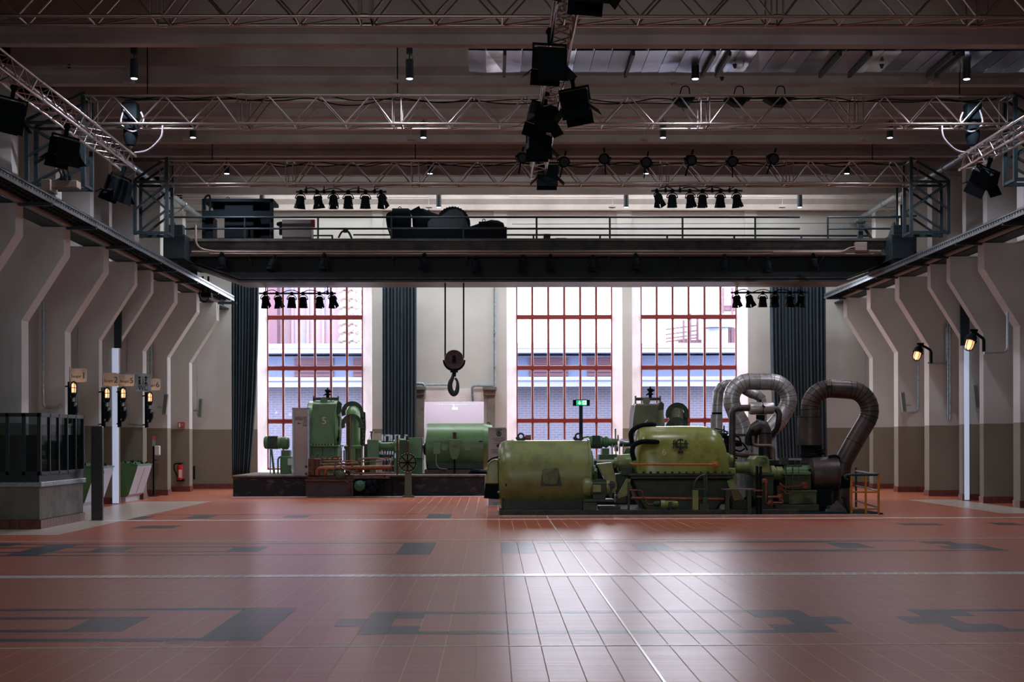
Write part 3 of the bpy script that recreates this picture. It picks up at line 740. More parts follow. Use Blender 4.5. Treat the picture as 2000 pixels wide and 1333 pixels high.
# big floodlights on the long trusses
used = [False]
fl = thing('floodlight', '', 'floodlight', (0, 0, 0))
mb = MB(); mb.box(-.03, .03, -.03, .03, -.16, .06); mb.torus((0, 0, 0), (0, 1, 0), .05, .012, 12, 6); mb.box(-.24, .24, -.02, .02, -.19, -.16); mb.box(-.25, -.23, -.02, .02, -.4, -.16); mb.box(.23, .25, -.02, .02, -.4, -.16); mb.build('bracket', M_matt, fl)
mb = MB(); mb.prism([(-.17, -.24), (.16, -.2), (.2, -.5), (-.2, -.52)], 'x', -.22, .22); mb.build('housing', M_matt, fl, bevel=.02)
for sx in (-1, 1):
    mb = MB(); mb.prism([(sx * .22, -.5), (sx * .225, -.5), (sx * .37, -.64), (sx * .365, -.64)], 'y', -.2, .2); mb.build('barn_door', M_matt, fl)
for sy in (-1, 1):
    mb = MB(); mb.prism([(sy * .2, -.5), (sy * .205, -.5), (sy * .27, -.72), (sy * .265, -.72)], 'x', -.22, .22); mb.build('barn_door', M_matt, fl)
FLD = [(-7.55, 22.6, 7.24, (.2, .15, .5), 'black floodlight with lit flaps, nearer of the two on the left wall truss'),
       (-7.55, 25.4, 7.24, (.1, .1, .7), 'dark floodlight hanging half way along the left wall truss'),
       (-7.55, 29.3, 7.24, (.2, .2, .9), 'black floodlight at the far end of the left wall truss'),
       (10.0, 28.4, 7.24, (.3, .5, -.8), 'black floodlight at the far end of the right wall truss'),
       (-7.55, 17.9, 8.0, (.1, .0, .4), 'black floodlight cut by the upper left corner of the picture'),
       (1.22, 17.4, 7.64, (0, .05, .1), 'large black floodlight on the centre truss, cut by the top edge'),
       (.92, 17.9, 7.98, (.1, .2, .3), 'black floodlight left of the centre truss at the top edge'),
       (.84, 20.4, 7.5, (.1, 0, .2), 'black floodlight with wide flaps on the centre truss before the metal ceiling panel'),
       (1.30, 23.0, 7.50, (0, -.15, -.2), 'black floodlight right of the centre truss beside the middle cross truss'),
       (.95, 24.6, 7.62, (0, .2, .4), 'black floodlight half hidden left of the centre truss'),
       (.90, 26.9, 7.66, (.1, 0, .1), 'black floodlight second from the far end of the centre truss'),
       (1.2, 30.8, 7.82, (0, 0, 0), 'black floodlight at the far end of the centre truss')]
for x, y, z, r_, lab in FLD: place(fl, used, (x, y, z), r_, lab, 'floodlights on the long trusses')
# dark drapes of cable and small lamps on top of the middle truss, right half
for k, (px, wd) in enumerate(((1335, 24), (1440, 30), (1520, 34))):
    c = at(px, 198, 29.5); mb = MB(); mb.prism([(c.x - S(wd, 29.5) * .9, c.z + .03), (c.x + S(wd, 29.5) * .9, c.z + .05), (c.x + .14, c.z - .04), (c.x + .1, c.z - .12), (c.x - .1, c.z - .10)], 'y', 29.3, 29.6)
    mb.tube(catmull([(c.x - .1, 29.3, c.z + .1), (c.x - .05, 29.3, c.z + .25), (c.x + .08, 29.3, c.z + .24), (c.x + .1, 29.3, c.z + .05)], 5), .015, 5)
    tag(mb.build('cable_coil', M_matt, bevel=.02), 'dark bundled cable and clamp on the middle truss, %s of three' % ORD[k], 'cable', 'cable bundles on the middle truss')

# lattice drop frames at the truss ends
def end_frame(xa, xb, Y, dy, zt, zb, lab):
    t = thing('wall_bracket_frame', lab, 'frame', ((xa + xb) / 2, Y, zb), 'lattice frames at the truss ends')
    xi = xa if abs(xa) < abs(xb) else xb; xo = xb if xi == xa else xa
    for x in (xi, xo):
        for y in (Y, Y + dy):
            MB().box(x - .04, x + .04, y - .04, y + .04, zb, zt if x == xi else zt - .55).build('post', M_black, t)
    mb = MB()
    for y in (Y, Y + dy):
        mb.bar((xi, y, zt), (xo, y, zt - .55), .06); mb.bar((xi, y, zt - .6), (xo, y, zt - .6), .06); mb.bar((xi, y, zt - .65), (xo, y, zt - 1.3), .05); mb.bar((xo, y, zt - .65), (xi, y, zt - 1.3), .05)
        mb.bar((xi, y, zt - 1.3), (xo, y, zb), .05); mb.bar((xi, y, zb + .04), (xo, y, zb + .04), .07)
    for z in (zt, zb + .04, zt - .6): mb.bar((xi, Y, z), (xi, Y + dy, z), .06)
    mb.build('bracing', M_black, t)
end_frame(-8.2, -9.0, 36.0, .6, 8.78, 6.85, 'dark steel lattice frame at the left end of the farthest truss')
end_frame(10.65, 11.6, 36.0, .6, 8.78, 6.85, 'dark steel lattice frame at the right end of the farthest truss')
end_frame(-8.35, -9.5, 29.2, .6, 8.76, 6.85, 'steel lattice frame at the left end of the middle truss')
end_frame(10.8, 11.7, 29.2, .6, 8.76, 6.95, 'steel lattice frame at the right end of the middle truss')
pb = thing('socket_box', 'pale distribution box with plugged cables on the left frame', 'electrical box', (-9.0, 28.5, 6.95))
mb = MB(); mb.pbox(98, 150, 352, 366, 28.6, 28.9); mb.pbox(80, 98, 350, 372, 28.5, 29.0); mb.build('box_body', M_beigebox, pb, bevel=.01)
for px in (120, 127, 136):
    a = at(px, 352, 28.6); mb = MB(); mb.cyl(a, a + Vector((0, 0, .08)), .03, n=8); mb.tube(catmull([a + Vector((0, 0, .08)), a + Vector((-.05, 0, .35)), a + Vector((.1, .2, .8))], 5), .014, 5); mb.build('plug', M_matt, pb)

# big service pipes along both walls
for x, z, lab in ((-9.62, 9.02, 'galvanised pipe running along the top of the left wall'), (12.3, 9.02, 'galvanised pipe running along the top of the right wall')):
    t = thing('service_pipe', lab, 'pipe', (x, 38, z)); MB().cyl((x, 29.8, z), (x, YB, z), .08, n=14).build('pipe', M_galv, t)
    s_ = -1 if x < 0 else 1
    for y in (31.5, 34.3, 38.5, 41.5, 44.5, 47.3):
        mb = MB(); mb.torus((x, y, z), (0, 1, 0), .095, .012, 14, 6); mb.bar((x, y, z - .12), (x + s_ * .5, y, z - .12), .04); mb.bar((x, y, z - .12), (x + s_ * .5, y, z - .45), .035); mb.build('bracket', M_galv, t)

# cable walkways over the corbels
def walkway(xi, xo, z, lab):
    t = thing('cable_walkway', lab, 'walkway', ((xi + xo) / 2, 26, z)); s_ = 1 if xi > xo else -1
    y0, y1 = 6, (45.6 if xi < 0 else 47.0)
    mb = MB(); mb.box(min(xi, xi - s_ * .02), max(xi, xi - s_ * .02), y0, y1, z, z + .16); mb.box(min(xi, xi - s_ * .09), max(xi, xi - s_ * .09), y0, y1, z + .15, z + .165)
    mb.build('side_rail', M_galv, t)
    mb = MB(); y = y0
    while y < y1: mb.box(min(xi, xi + s_ * .004), max(xi, xi + s_ * .004), y, y + .06, z + .06, z + .10); y += .16
    mb.build('slot_row', M_black, t)['kind'] = 'stuff'
    mb = MB(); mb.box(min(xo, xo + s_ * .1), max(xo, xo + s_ * .1), y0, y1, z, z + .17); mb.build('edge_beam', M_beigebox, t)
    mb = MB(); y = y0
    while y < y1: mb.box(min(xi, xo), max(xi, xo), y, y + .05, z + .06, z + .085); y += .26
    mb.box(min(xi, xo), max(xi, xo), y0, y1, z + .10, z + .12); mb.build('grating', M_black, t)
    mb = MB()
    for q in range(3):
        xx = xi + (xo - xi) * (.25 + .25 * q); mb.cyl((xx, y0, z + .05), (xx, y1, z + .05), .028, n=8)
    mb.build('cables', M_matt, t)
    for D, w_ in (COLL if xi < 0 else COLR):
        if D < y0: continue
        mb = MB(); mb.box(min(xi, xo), max(xi, xo), D + .1, D + .2, z - .05, z + .02); mb.build('support_arm', M_black, t)
    return t
walkway(-8.24, -8.85, 6.10, 'long perforated cable walkway along the left wall over the corbels')
walkway(10.98, 11.6, 6.28, 'long perforated cable walkway along the right wall over the corbels')
for xa, xb, z, lab in ((-9.35, -8.95, 6.1, 'crane runway beam along the left wall'), (11.7, 12.1, 6.28, 'crane runway beam along the right wall')):
    t = thing('crane_runway', lab, 'rail', ((xa + xb) / 2, 26, z))
    mb = MB(); mb.box(xa, xb, 6, YB, z, z + .04); mb.box((xa + xb) / 2 - .03, (xa + xb) / 2 + .03, 6, YB, z + .04, z + .4); mb.box(xa, xb, 6, YB, z + .4, z + .44); mb.build('beam', M_crane, t)
    MB().box((xa + xb) / 2 - .035, (xa + xb) / 2 + .035, 6, YB, z + .44, z + .52).build('rail', M_rust, t)
# hanging pendant bracket at end of left walkway
t = thing('pendant_controller', 'black control box hung on two rods from the left walkway end', 'control box', at(400, 575, 42))
mb = MB()
for px in (396, 407): mb.cyl(at(px, 540, 42), at(px, 580, 42), .03, n=8)
mb.pbox(392, 412, 572, 580, 41.9, 42.2); mb.build('rods_and_box', M_matt, t)
mb = MB(); mb.tube(catmull([at(392, 562, 41.9), at(389, 578, 41.9), at(396, 589, 41.9), at(405, 587, 41.9), at(408, 578, 41.9)], 6), .016, 6); mb.build('cable_loop', M_matt, t)

# ============================================================ OVERHEAD CRANE
DCR = 39.6
cr = thing('overhead_crane', 'dark travelling crane bridge spanning the whole hall above the windows', 'crane', (1.3, DCR, 6.1))
xa, xb = at(355, 480, DCR).x, at(1752, 480, DCR).x
def zc(y, D=DCR): return at(1000, y, D).z
mb = MB(); mb.box(xa, xb, DCR, DCR + .12, zc(497), zc(472)); mb.box(xa, xb, DCR - .12, DCR + .9, zc(472), zc(467)); mb.box(xa, xb, DCR - .12, DCR + .12, zc(500.5), zc(497)); mb.build('walkway_beam', M_cranel, cr)
D2 = DCR + .8
x0_, x1_ = at(470, 550, D2).x, at(1652, 550, D2).x; xe0, xe1 = at(345, 500, D2).x, at(1768, 500, D2).x
zb_, zm_, zt_ = at(1000, 546, D2).z, at(1000, 502, D2).z, at(1000, 470, D2).z
mb = MB(); mb.prism([(x0_, zb_), (x1_, zb_), (xe1, zm_), (xe1, zt_), (xe0, zt_), (xe0, zm_)], 'y', D2, D2 + .9); mb.build('main_girder', M_crane, cr)
mb = MB()
for zz, tt, ex in ((zb_ - .11, .05, .32), (zb_ - .005, .04, .18)):
    mb.prism([(x0_, zz), (x1_, zz), (xe1, zz + zm_ - zb_), (xe1, zz + zm_ - zb_ + tt), (x1_, zz + tt), (x0_, zz + tt), (xe0, zz + zm_ - zb_ + tt), (xe0, zz + zm_ - zb_)], 'y', D2 - ex, D2 + 1.1)
mb.build('bottom_flange', M_cranel, cr)
MB().box(x0_, x1_, D2 - .1, D2 + 1.0, zb_ - .06, zb_).build('flange_web', M_crane, cr)
mb = MB(); mb.cyl((xa + .3, DCR - .15, zc(493)), (xb - .5, DCR - .15, zc(493)), .025, n=8); mb.cyl((xa + .8, DCR - .17, zc(497)), (xb - .7, DCR - .17, zc(498.5)), .018, n=8)
mb.tube(fillet([(xa + .42, DCR - .15, zc(440)), (xa + .42, DCR - .15, zc(485)), (xa + .9, DCR - .15, zc(493)), (xa + 1.6, DCR - .15, zc(493))], .3), .03, 8); mb.build('conduit', M_beigebox, cr)
for px in (433, 485, 766, 910, 1022, 1190, 1330, 1465, 1610):
    a = at(px, 500, DCR + .1); mb = MB(); mb.prism([(DCR + .1, zc(500)), (D2, zc(500)), (D2, zc(512))], 'x', a.x - .02, a.x + .02); mb.build('gusset', M_cranel, cr)
# railings
def rail_run(x0, x1, posts, y1=424.5, y2=447, y3=461.5, D=DCR - .08, nm='railing'):
    mb = MB()
    for y in (y1, y2): mb.cyl(at(x0, y, D), at(x1, y, D), .027, n=8)
    mb.build(nm, M_black, cr)
    for px in posts: q = at(px, y1, D); MB().cyl((q.x, q.y, q.z), (q.x, q.y, zc(468)), .027, n=8).build('railing_post', M_black, cr)
rail_run(322, 1562, [336, 478, 621, 764, 905, 1048, 1191, 1333, 1475])
rail_run(1617, 1768, [1617, 1754])
mb = MB(); mb.cyl(at(612, 460.5, DCR + 1.6), at(650, 460.5, DCR + 1.6), .025, n=6); mb.cyl(at(690, 459, DCR + 1.6), at(765, 459, DCR + 1.6), .025, n=6); mb.cyl(at(985, 459, DCR + 1.6), at(1700, 461, DCR + 1.6), .03, n=6)
for px in (649, 1042, 1172, 1303, 1434, 1565): mb.bar(at(px, 460, DCR + 1.6), at(px, 470, DCR + 1.6), .05)
mb.build('far_railing', M_black, cr)
mb = MB(); mb.box(xa, xb, DCR + .9, DCR + 1.9, zc(472), zc(468.5)); mb.build('deck', M_black, cr)
# end carriages
for s0, s1, lb in ((330, 372, 'l'), (1728, 1776, 'r')):
    a = at(s0, 512, DCR); b = at(s1, 465, DCR)
    mb = MB(); mb.box(a.x, b.x, DCR - .7, DCR + 2.6, a.z, b.z); mb.box(a.x + .08, b.x - .08, DCR - .6, DCR - .3, b.z, b.z + .28); mb.build('end_carriage', M_crane, cr, bevel=.02)
    for yy in (DCR - .4, DCR + 2.3):
        mb = MB(); mb.cyl((a.x + .1, yy, a.z - .02), (a.x + .35, yy, a.z - .02), .2, n=18); mb.build('wheel', M_black, cr)
    mb = MB(); mb.prism([(a.x + .05, b.z), (a.x + .35, b.z), (a.x + .2, b.z + .42)], 'y', DCR - .3, DCR - .1); mb.build('buffer_bracket', M_crane, cr)
mb = MB(); mb.bar(at(1752, 470, DCR), at(1752, 366, DCR), .05); mb.bar(at(1762, 470, DCR), at(1760, 400, DCR), .05); mb.bar(at(1740, 424, DCR), at(1790, 422, DCR), .05); mb.build('aerial_post', M_black, cr)
mb = MB(); mb.pbox(1677, 1686, 433, 468, DCR, DCR + .15); mb.bar(at(1684, 440, DCR), at(1702, 466, DCR), .06); mb.bar(at(1672, 434, DCR), at(1690, 434, DCR), .04); mb.build('anchor_post', M_black, cr)
MB().cyl(at(1000, 438, DCR), at(1690, 436, DCR), .008, n=5).build('trolley_wire', M_black, cr)
MB().pbox(1671, 1694, 473, 490, DCR - .3, DCR - .12).build('junction_box', M_beigebox, cr, bevel=.015)
mb = MB(); mb.tube(fillet([at(1510, 493, DCR - .2), at(1645, 493, DCR - .2), at(1660, 484, DCR - .2), at(1672, 482, DCR - .2)], .2), .022, 6); mb.build('supply_cable', M_beigebox, cr)
# electrical cage
cg = MB()
for px in (397, 531): cg.pbox(px - 2.5, px + 2.5, 389, 470, DCR + .0, DCR + .1); cg.pbox(px - 2, px + 2, 389, 470, DCR + 1.0, DCR + 1.1)
cg.pbox(395, 533, 388, 394, DCR, DCR + 1.1); cg.pbox(400, 530, 412, 424, DCR + .02, DCR + .1); cg.pbox(395, 533, 465, 469, DCR, DCR + 1.1); cg.build('cage_frame', M_matt, cr)
MB().pbox(438, 495, 393, 466, DCR + .15, DCR + .9).build('resistor_cabinet', M_matt, cr, bevel=.03)
mb = MB(); mb.pbox(400, 416, 424, 466, DCR + .2, DCR + .8); mb.pbox(416, 438, 395, 412, DCR + .3, DCR + .8); mb.pbox(500, 527, 400, 466, DCR + .5, DCR + .7); mb.build('switch_panel', M_matt, cr)
mb = MB(); mb.tube(catmull([at(401, 410, DCR), at(400, 390, DCR), at(404, 383, DCR), at(410, 385, DCR), at(410, 412, DCR)], 6), .03, 8); mb.torus(at(445, 389, DCR + .5), (0, 1, 0), .05, .012, 12, 6); mb.build('lifting_hoop', M_matt, cr)
MB().pbox(551, 608, 429, 470, DCR + .1, DCR + .6).build('control_cabinet', mat('grey_control_cabinet', (112, 108, 104), .5), cr, bevel=.01)
MB().pbox(608, 614.5, 429, 443, DCR + .15, DCR + .3).build('isolator_switch', M_signred, cr)
mb = MB(); mb.pbox(545, 551, 433, 458, DCR + .2, DCR + .4); mb.ball(at(544, 438, DCR + .3), .06); mb.build('terminal_box', M_crane, cr)
mb = MB(); mb.tube(catmull([at(661, 465, DCR + .5), at(667, 454, DCR + .5), at(674, 451, DCR + .5), at(681, 454, DCR + .5), at(687, 466, DCR + .5)], 5), .03, 6); mb.pbox(670, 679, 448, 453, DCR + .4, DCR + .6); mb.build('bracket_arch', M_black, cr)
mb = MB(); mb.pbox(1062, 1075, 457, 468, DCR + .3, DCR + .6); mb.pbox(1086, 1106, 465, 469, DCR + .3, DCR + .6); mb.build('deck_fitting', M_black, cr)

# hoist trolley riding on the bridge
tr = thing('hoist_trolley', 'black winch trolley with toothed drum riding on the crane bridge', 'winch', at(870, 468, DCR + .9))
D3 = DCR + .5
MB().pbox(763, 990, 443, 466, D3, D3 + 1.2).build('trolley_frame', M_matt, tr, bevel=.02)
c = at(783, 430, D3 + .4); rr = S(23, 40)
mb = MB(); mb.lathe((at(757, 430, D3 + .4).x, c.y, c.z), (1, 0, 0), [(0, 0), (0, rr * .5), (.06, rr * .7), (.12, rr * .72), (.14, rr), (.6, rr), (.66, rr * .8), (.66, 0)], 22); mb.build('hoist_motor', M_matt, tr)
mb = MB(); p = at(806, 430, D3 + .4); mb.lathe(p, (1, 0, 0), [(0, .18), (.1, .3), (.3, .33), (.55, .22), (.8, .14)], 18); mb.bar(at(803, 419, D3 + .1), at(822, 409, D3 + .1), .08, .2)
mb.bar(at(822, 409, D3 + .1), at(827, 414, D3 + .1), .06); mb.torus(at(781, 407, D3 + .4), (0, 1, 0), .04, .012, 12, 6); mb.torus(at(837, 413, D3 + .4), (0, 1, 0), .04, .012, 12, 6); mb.build('brake', M_matt, tr)
c = at(885, 439, D3 + .3); R = S(34, 40)
mb = MB(); pts = []
for k in range(144):
    a = 2 * PI * k / 144; r_ = R * (1 if k % 4 in (0, 1) else .965); pts.append((c.x + math.cos(a) * r_, c.z + math.sin(a) * r_))
mb.prism(pts, 'y', D3 + .1, D3 + .45); mb.build('drum_gear', M_matt, tr)
mb = MB(); mb.prism([(at(834, 0, D3).x, zc(445, D3)), (at(834, 0, D3).x, zc(434, D3)), (at(842, 0, D3).x, zc(427, D3)), (at(858, 0, D3).x, zc(424, D3)), (at(876, 0, D3).x, zc(410, D3)), (at(890, 0, D3).x, zc(408, D3)), (at(903, 0, D3).x, zc(414, D3)), (at(915, 0, D3).x, zc(445, D3))], 'y', D3, D3 + .1); mb.build('gear_guard', mat('dark_gear_guard', (24, 34, 38), .6), tr)
mb = MB(); mb.lathe(at(918, 446, D3 + .4), (1, 0, 0), [(0, .05), (.1, .08), (.35, .17), (.6, .24), (.8, .22), (.95, .15), (1.0, 0)], 18); mb.pbox(935, 960, 433, 440, D3 + .2, D3 + .6); mb.torus(at(945, 431, D3 + .4), (0, 1, 0), .04, .012, 12, 6); mb.build('travel_motor', M_matt, tr)
mb = MB(); mb.tube(catmull([at(765, 415, D3), at(756, 420, D3), at(757, 440, D3), at(763, 460, D3)], 6), .025, 6); mb.build('cable', M_matt, tr)

# hook block
hk = thing('crane_hook_block', 'black hook block with rusty sheave hanging on two ropes from the crane', 'hook', at(887, 704, 40.3))
for px, b in ((869.5, 700), (905.5, 700)): MB().cyl(at(px, 545, 40.3), at(px, b, 40.3), .022, n=8).build('rope', M_matt, hk)
c = at(887, 703, 40.3); R = S(19, 40.3)
mb = MB(); mb.lathe((c.x, c.y - .12, c.z), (0, 1, 0), [(0, 0), (0, R * .2), (.01, R * .2), (.02, R * .8), (.0, R * .95), (.03, R), (.21, R), (.24, R * .95), (.22, R * .8), (.24, 0)], 30); mb.build('sheave', mat('rusty_brown_sheave', (74, 50, 44), .6, rgb2=(46, 38, 38), scale=6), hk)
mb = MB(); mb.torus((c.x, c.y, c.z - .01), (0, 1, 0), R * 1.06, .03, 20, 8, PI * .5, PI * 1.5); mb.box(c.x - .05, c.x + .05, c.y - .15, c.y - .12, c.z - R * .35, c.z + R * .4); mb.build('guard_strap', M_matt, hk)
mb = MB(); mb.cyl(at(887, 718, 40.3), at(887, 736, 40.3), .07, .05, 12); mb.cyl(at(887, 722, 40.3), at(887, 728, 40.3), .11, n=12); mb.build('swivel', M_matt, hk)
hp = [(886, 728), (884, 738), (880, 747), (879, 757), (882, 766), (887, 770), (892, 765), (894, 755), (893, 745), (889, 739)]
mb = MB(); mb.tube(catmull([at(x, y, 40.3) for x, y in hp], 5), [.035 + .045 * math.sin(PI * min(1, k / 40)) for k in range(46)], 10); mb.build('hook', M_black, hk)
# ============================================================ MACHINES
def lx(mb, D, yc, prof, n=36, x_first=None):
    """lathe about a lateral axis at photo height yc and depth D; prof = [(photo x, radius in photo px)]"""
    o = at(prof[0][0], yc, D); pr = [(at(x, yc, D).x - o.x, S(r, D)) for x, r in prof]
    return mb.lathe(o, (1, 0, 0), pr, n)
def lz(mb, D, xc, prof, n=24):
    """lathe about a vertical axis; prof = [(photo y, radius px)]"""
    o = at(xc, prof[0][0], D); pr = [(at(xc, y, D).z - o.z, S(r, D)) for y, r in prof]
    return mb.lathe(o, (0, 0, 1), pr, n)
def ly(mb, D0, x, y, prof, n=24):
    """lathe about the depth axis starting at depth D0; prof = [(metres towards the viewer, radius px)]"""
    o = at(x, y, D0); return mb.lathe(o, (0, -1, 0), [(t, S(r, D0)) for t, r in prof], n)
def pts(D, *ps): return [at(p[0], p[1], D + (p[2] if len(p) > 2 else 0)) for p in ps]
def pipe(mb, D, r, fr, *ps, n=10):
    return mb.tube(fillet(pts(D, *ps), fr, 5), S(r, D), n)
def ppoly(mb, D0, D1, *ps):
    q = [at(x, y, D0) for x, y in ps]; return mb.prism([(v.x, v.z) for v in q], 'y', D0, D1)
def bolts_x(mb, x0, x1, y, n, D, r=.018):
    for k in range(n):
        p = at(x0 + (x1 - x0) * k / (n - 1), y, D); mb.cyl((p.x, p.y, p.z - .03), (p.x, p.y, p.z + .035), r, n=6)
def bolts_ring_y(mb, x, y, D, rpx, n, r=.014):
    c = at(x, y, D)
    for k in range(n):
        a = 2 * PI * k / n; p = c + Vector((math.cos(a) * S(rpx, D), 0, math.sin(a) * S(rpx, D))); mb.cyl(p, p + Vector((0, -.03, 0)), r, n=6)
def flanged_motor(D, x0, x1, yc, r, m, parent, fins=True, name='motor'):
    mb = MB(); L = x1 - x0
    lx(mb, D, yc, [(x0, 0), (x0, r * .75), (x0 + L * .05, r * .95), (x0 + L * .2, r), (x0 + L * .22, r), (x0 + L * .22, r * .9), (x0 + L * .78, r * .9), (x0 + L * .78, r), (x0 + L * .93, r * .96), (x0 + L, r * .6), (x0 + L, 0)], 28)
    o = mb.build(name, m, parent)
    if fins:
        f = MB(); c0, c1 = at(x0 + L * .22, yc, D), at(x0 + L * .78, yc, D)
        for k in range(28):
            a = 2 * PI * k / 28; u = Vector((0, math.cos(a), math.sin(a))); f.bar(c0 + u * S(r * .93, D), c1 + u * S(r * .93, D), .012, .05 if False else .03)
        f.build('cooling_fins', M_greend, o)
    return o

# ------------------------------------------------------------ machine 6 (front right)
G6 = 31.6
tb = thing('compressor_bedframe', 'low dark steel bedframe under the front right green machine', 'machine base', at(1300, 1008, 30.6))
mb = MB(); a, b = on_floor(976, 1008), on_floor(1652, 1008); mb.box(a.x, at(1560, 1000, 30.7).x, 30.62, 33.2, 0, .12); mb.build('steel_frame', mat('dark_bed_steel', (60, 54, 50), .6, rgb2=(34, 36, 38), scale=5, bump=.1), tb, bevel=.01)
mb = MB(); mb.box(a.x - .02, b.x + .75, 30.45, 30.58, 0, .02); mb.build('kerb_angle', M_strip, tb)
mb = MB(); mb.box(a.x + .1, b.x + .6, 30.6, 34.4, 0, .025); mb.build('pit_cover', M_black, tb)
mb = MB(); mb.pbox(1500, 1652, 1000, 1006, 30.65, 30.8); mb.build('front_beam', M_black, tb)

gen = thing('electric_motor', 'big light green cylindrical motor with two lifting lugs at front', 'motor', at(1062, 1000, G6))
mb = MB(); lx(mb, G6, 928, [(974, 0), (974, 50), (975.5, 58), (980, 64), (988, 67.2), (1000, 67.6)], 48); mb.build('end_shield', M_green, gen)
mb = MB(); lx(mb, G6, 928, [(999.5, 67), (999.5, 69.2), (1003, 69.2), (1003, 67.6), (1147, 67.6), (1147, 69.4), (1151, 69.4), (1151, 60), (1153, 50), (1156, 46), (1156, 0)], 48); mb.build('shell', M_green, gen)
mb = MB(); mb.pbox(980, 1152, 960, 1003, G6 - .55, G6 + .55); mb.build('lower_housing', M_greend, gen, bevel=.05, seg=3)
mb = MB(); lx(mb, G6, 928, [(1154, 42), (1158, 40), (1158, 20), (1163, 18), (1163, 13), (1166, 12), (1166, 0)], 28); mb.build('bearing_hub', M_green2, gen)
mb = MB(); mb.pbox(998, 1024, 995, 1001, G6 - .6, G6 + .6); mb.pbox(1127, 1152, 995, 1001, G6 - .6, G6 + .6); mb.build('mounting_foot', M_stonetop, gen)
for lc in (1017.5, 1129.5):
    mb = MB(); R = 8.6; out = [at(lc - 10, 861, G6 - .2), at(lc - 9.5, 857, G6 - .2)]
    for k in range(11):
        an = PI * (1 - k / 10) * .9 + .16; out.append(at(lc + math.cos(an) * 6.8, 852 - math.sin(an) * 6.8, G6 - .2))
    out += [at(lc + 9.5, 857, G6 - .2), at(lc + 10, 861, G6 - .2)]
    hole = [at(lc + math.cos(2 * PI * k / 14) * 3.8, 853 - math.sin(2 * PI * k / 14) * 3.8, G6 - .2) for k in range(14)]
    # lug plate as a ring strip so the eye stays open
    n = 28; ro = []; ri = []
    for k in range(n):
        an = 2 * PI * k / n; dx, dy = math.cos(an), -math.sin(an)
        rr = 7.2 if dy <= .2 else min(12, 8.2 / max(.3, dy) if abs(dx) < .75 else 11.0)
        ro.append(at(lc + dx * rr, min(861.5, 853 + dy * rr), G6 - .2)); ri.append(at(lc + dx * 3.8, 853 + dy * 3.8, G6 - .2))
    vs = [(v.x, G6 - .23, v.z) for v in ro] + [(v.x, G6 - .23, v.z) for v in ri] + [(v.x, G6 - .17, v.z) for v in ro] + [(v.x, G6 - .17, v.z) for v in ri]
    fs = []
    for k in range(n):
        j = (k + 1) % n; fs += [(k, j, n + j, n + k), (2 * n + k, 3 * n + k, 3 * n + j, 2 * n + j), (k, 2 * n + k, 2 * n + j, j), (n + k, n + j, 3 * n + j, 3 * n + k)]
    mb.add(vs, fs); mb.build('lifting_lug', M_greend, gen)
mb = MB(); c = at(1075, 931, G6 - .78)
ppoly(mb, G6 - .86, G6 - .7, (1060, 917), (1063, 914.5), (1088, 914.5), (1091, 917), (1091, 943), (1086, 947), (1064, 947), (1060, 942)); mb.build('inspection_cover', mat('stained_green_cover', (104, 116, 66), .45, rgb2=(62, 66, 48), scale=5), gen, bevel=.012)
mb = MB(); ppoly(mb, G6 - .80, G6 - .7, (1056, 950), (1060, 920), (1091, 920), (1097, 950)); mb.build('cover_frame', M_greend, gen)
mb = MB(); ppoly(mb, G6 - .74, G6 - .6, (986, 917), (989, 917), (991, 932), (990, 950), (987, 950), (988, 932)); mb.build('vent_slit', M_matt, gen)
mb = MB(); ly(mb, G6 - .7, 975, 896, [(0, 3), (.06, 2.4), (.08, 0)], 10); ly(mb, G6 - .7, 974, 962, [(0, 3), (.06, 2.4), (.08, 0)], 10); mb.build('drain_boss', M_green, gen)
# left air hood
hood = [(974, 899), (966, 898), (958, 901), (953, 908), (951, 920), (950, 946), (974, 946)]
mb = MB(); ppoly(mb, G6 - .5, G6 + .5, *hood); mb.build('air_hood', M_green, gen, bevel=.03, seg=3)
mb = MB(); ppoly(mb, G6 - .48, G6 + .48, (948, 946), (974, 946), (974, 976), (945, 974)); mb.build('air_intake', M_matt, gen)
mb = MB(); mb.tube(catmull(pts(G6 - .52, (953, 903), (960, 897), (970, 894), (974, 893)), 5), .02, 6); mb.build('cable', M_matt, gen)
mb = MB(); mb.pbox(1154, 1163, 921, 930, G6 - .5, G6 - .3); ly(mb, G6 - .45, 1161, 925, [(0, 5), (.1, 5), (.12, 0)], 14); mb.build('terminal_head', M_green2, gen)

au = thing('lubrication_pump_motor', 'small green motor with belt guard before the big front motor', 'motor', at(1180, 1000, 30.9))
GA = 30.9
mb = MB(); lx(mb, GA, 952, [(1137, 0), (1137, 8), (1139, 15), (1143, 18.5), (1152, 19.5), (1153, 16), (1158, 14), (1183, 14), (1184, 16), (1190, 16), (1190, 0)], 28); mb.build('motor_body', M_green, au)
f = MB()
for k in range(24):
    a_ = 2 * PI * k / 24; u = Vector((0, math.cos(a_), math.sin(a_))); f.bar(at(1155, 952, GA) + u * S(14.5, GA), at(1183, 952, GA) + u * S(14.5, GA), .014, .03)
f.build('cooling_fins', M_greend, au)
MB().pbox(1158, 1174, 948, 962, GA - .24, GA - .1).build('name_plate_box', M_green, au, bevel=.01)
mb = MB(); ppoly(mb, GA - .1, GA + .25, (1166, 907), (1196, 903.5), (1200, 925), (1204.5, 945), (1205, 955), (1200, 964), (1190, 965), (1185, 958), (1184, 942)); mb.build('belt_guard', M_green, au, bevel=.015)
mb = MB(); ly(mb, GA - .1, 1194, 948, [(0, 8), (.03, 8), (.035, 0)], 16); mb.pbox(1189, 1201, 944, 950, GA - .2, GA - .1); mb.pbox(1191, 1196, 950, 972, GA - .16, GA - .1); mb.build('belt_guard_bracket', M_greend, au)
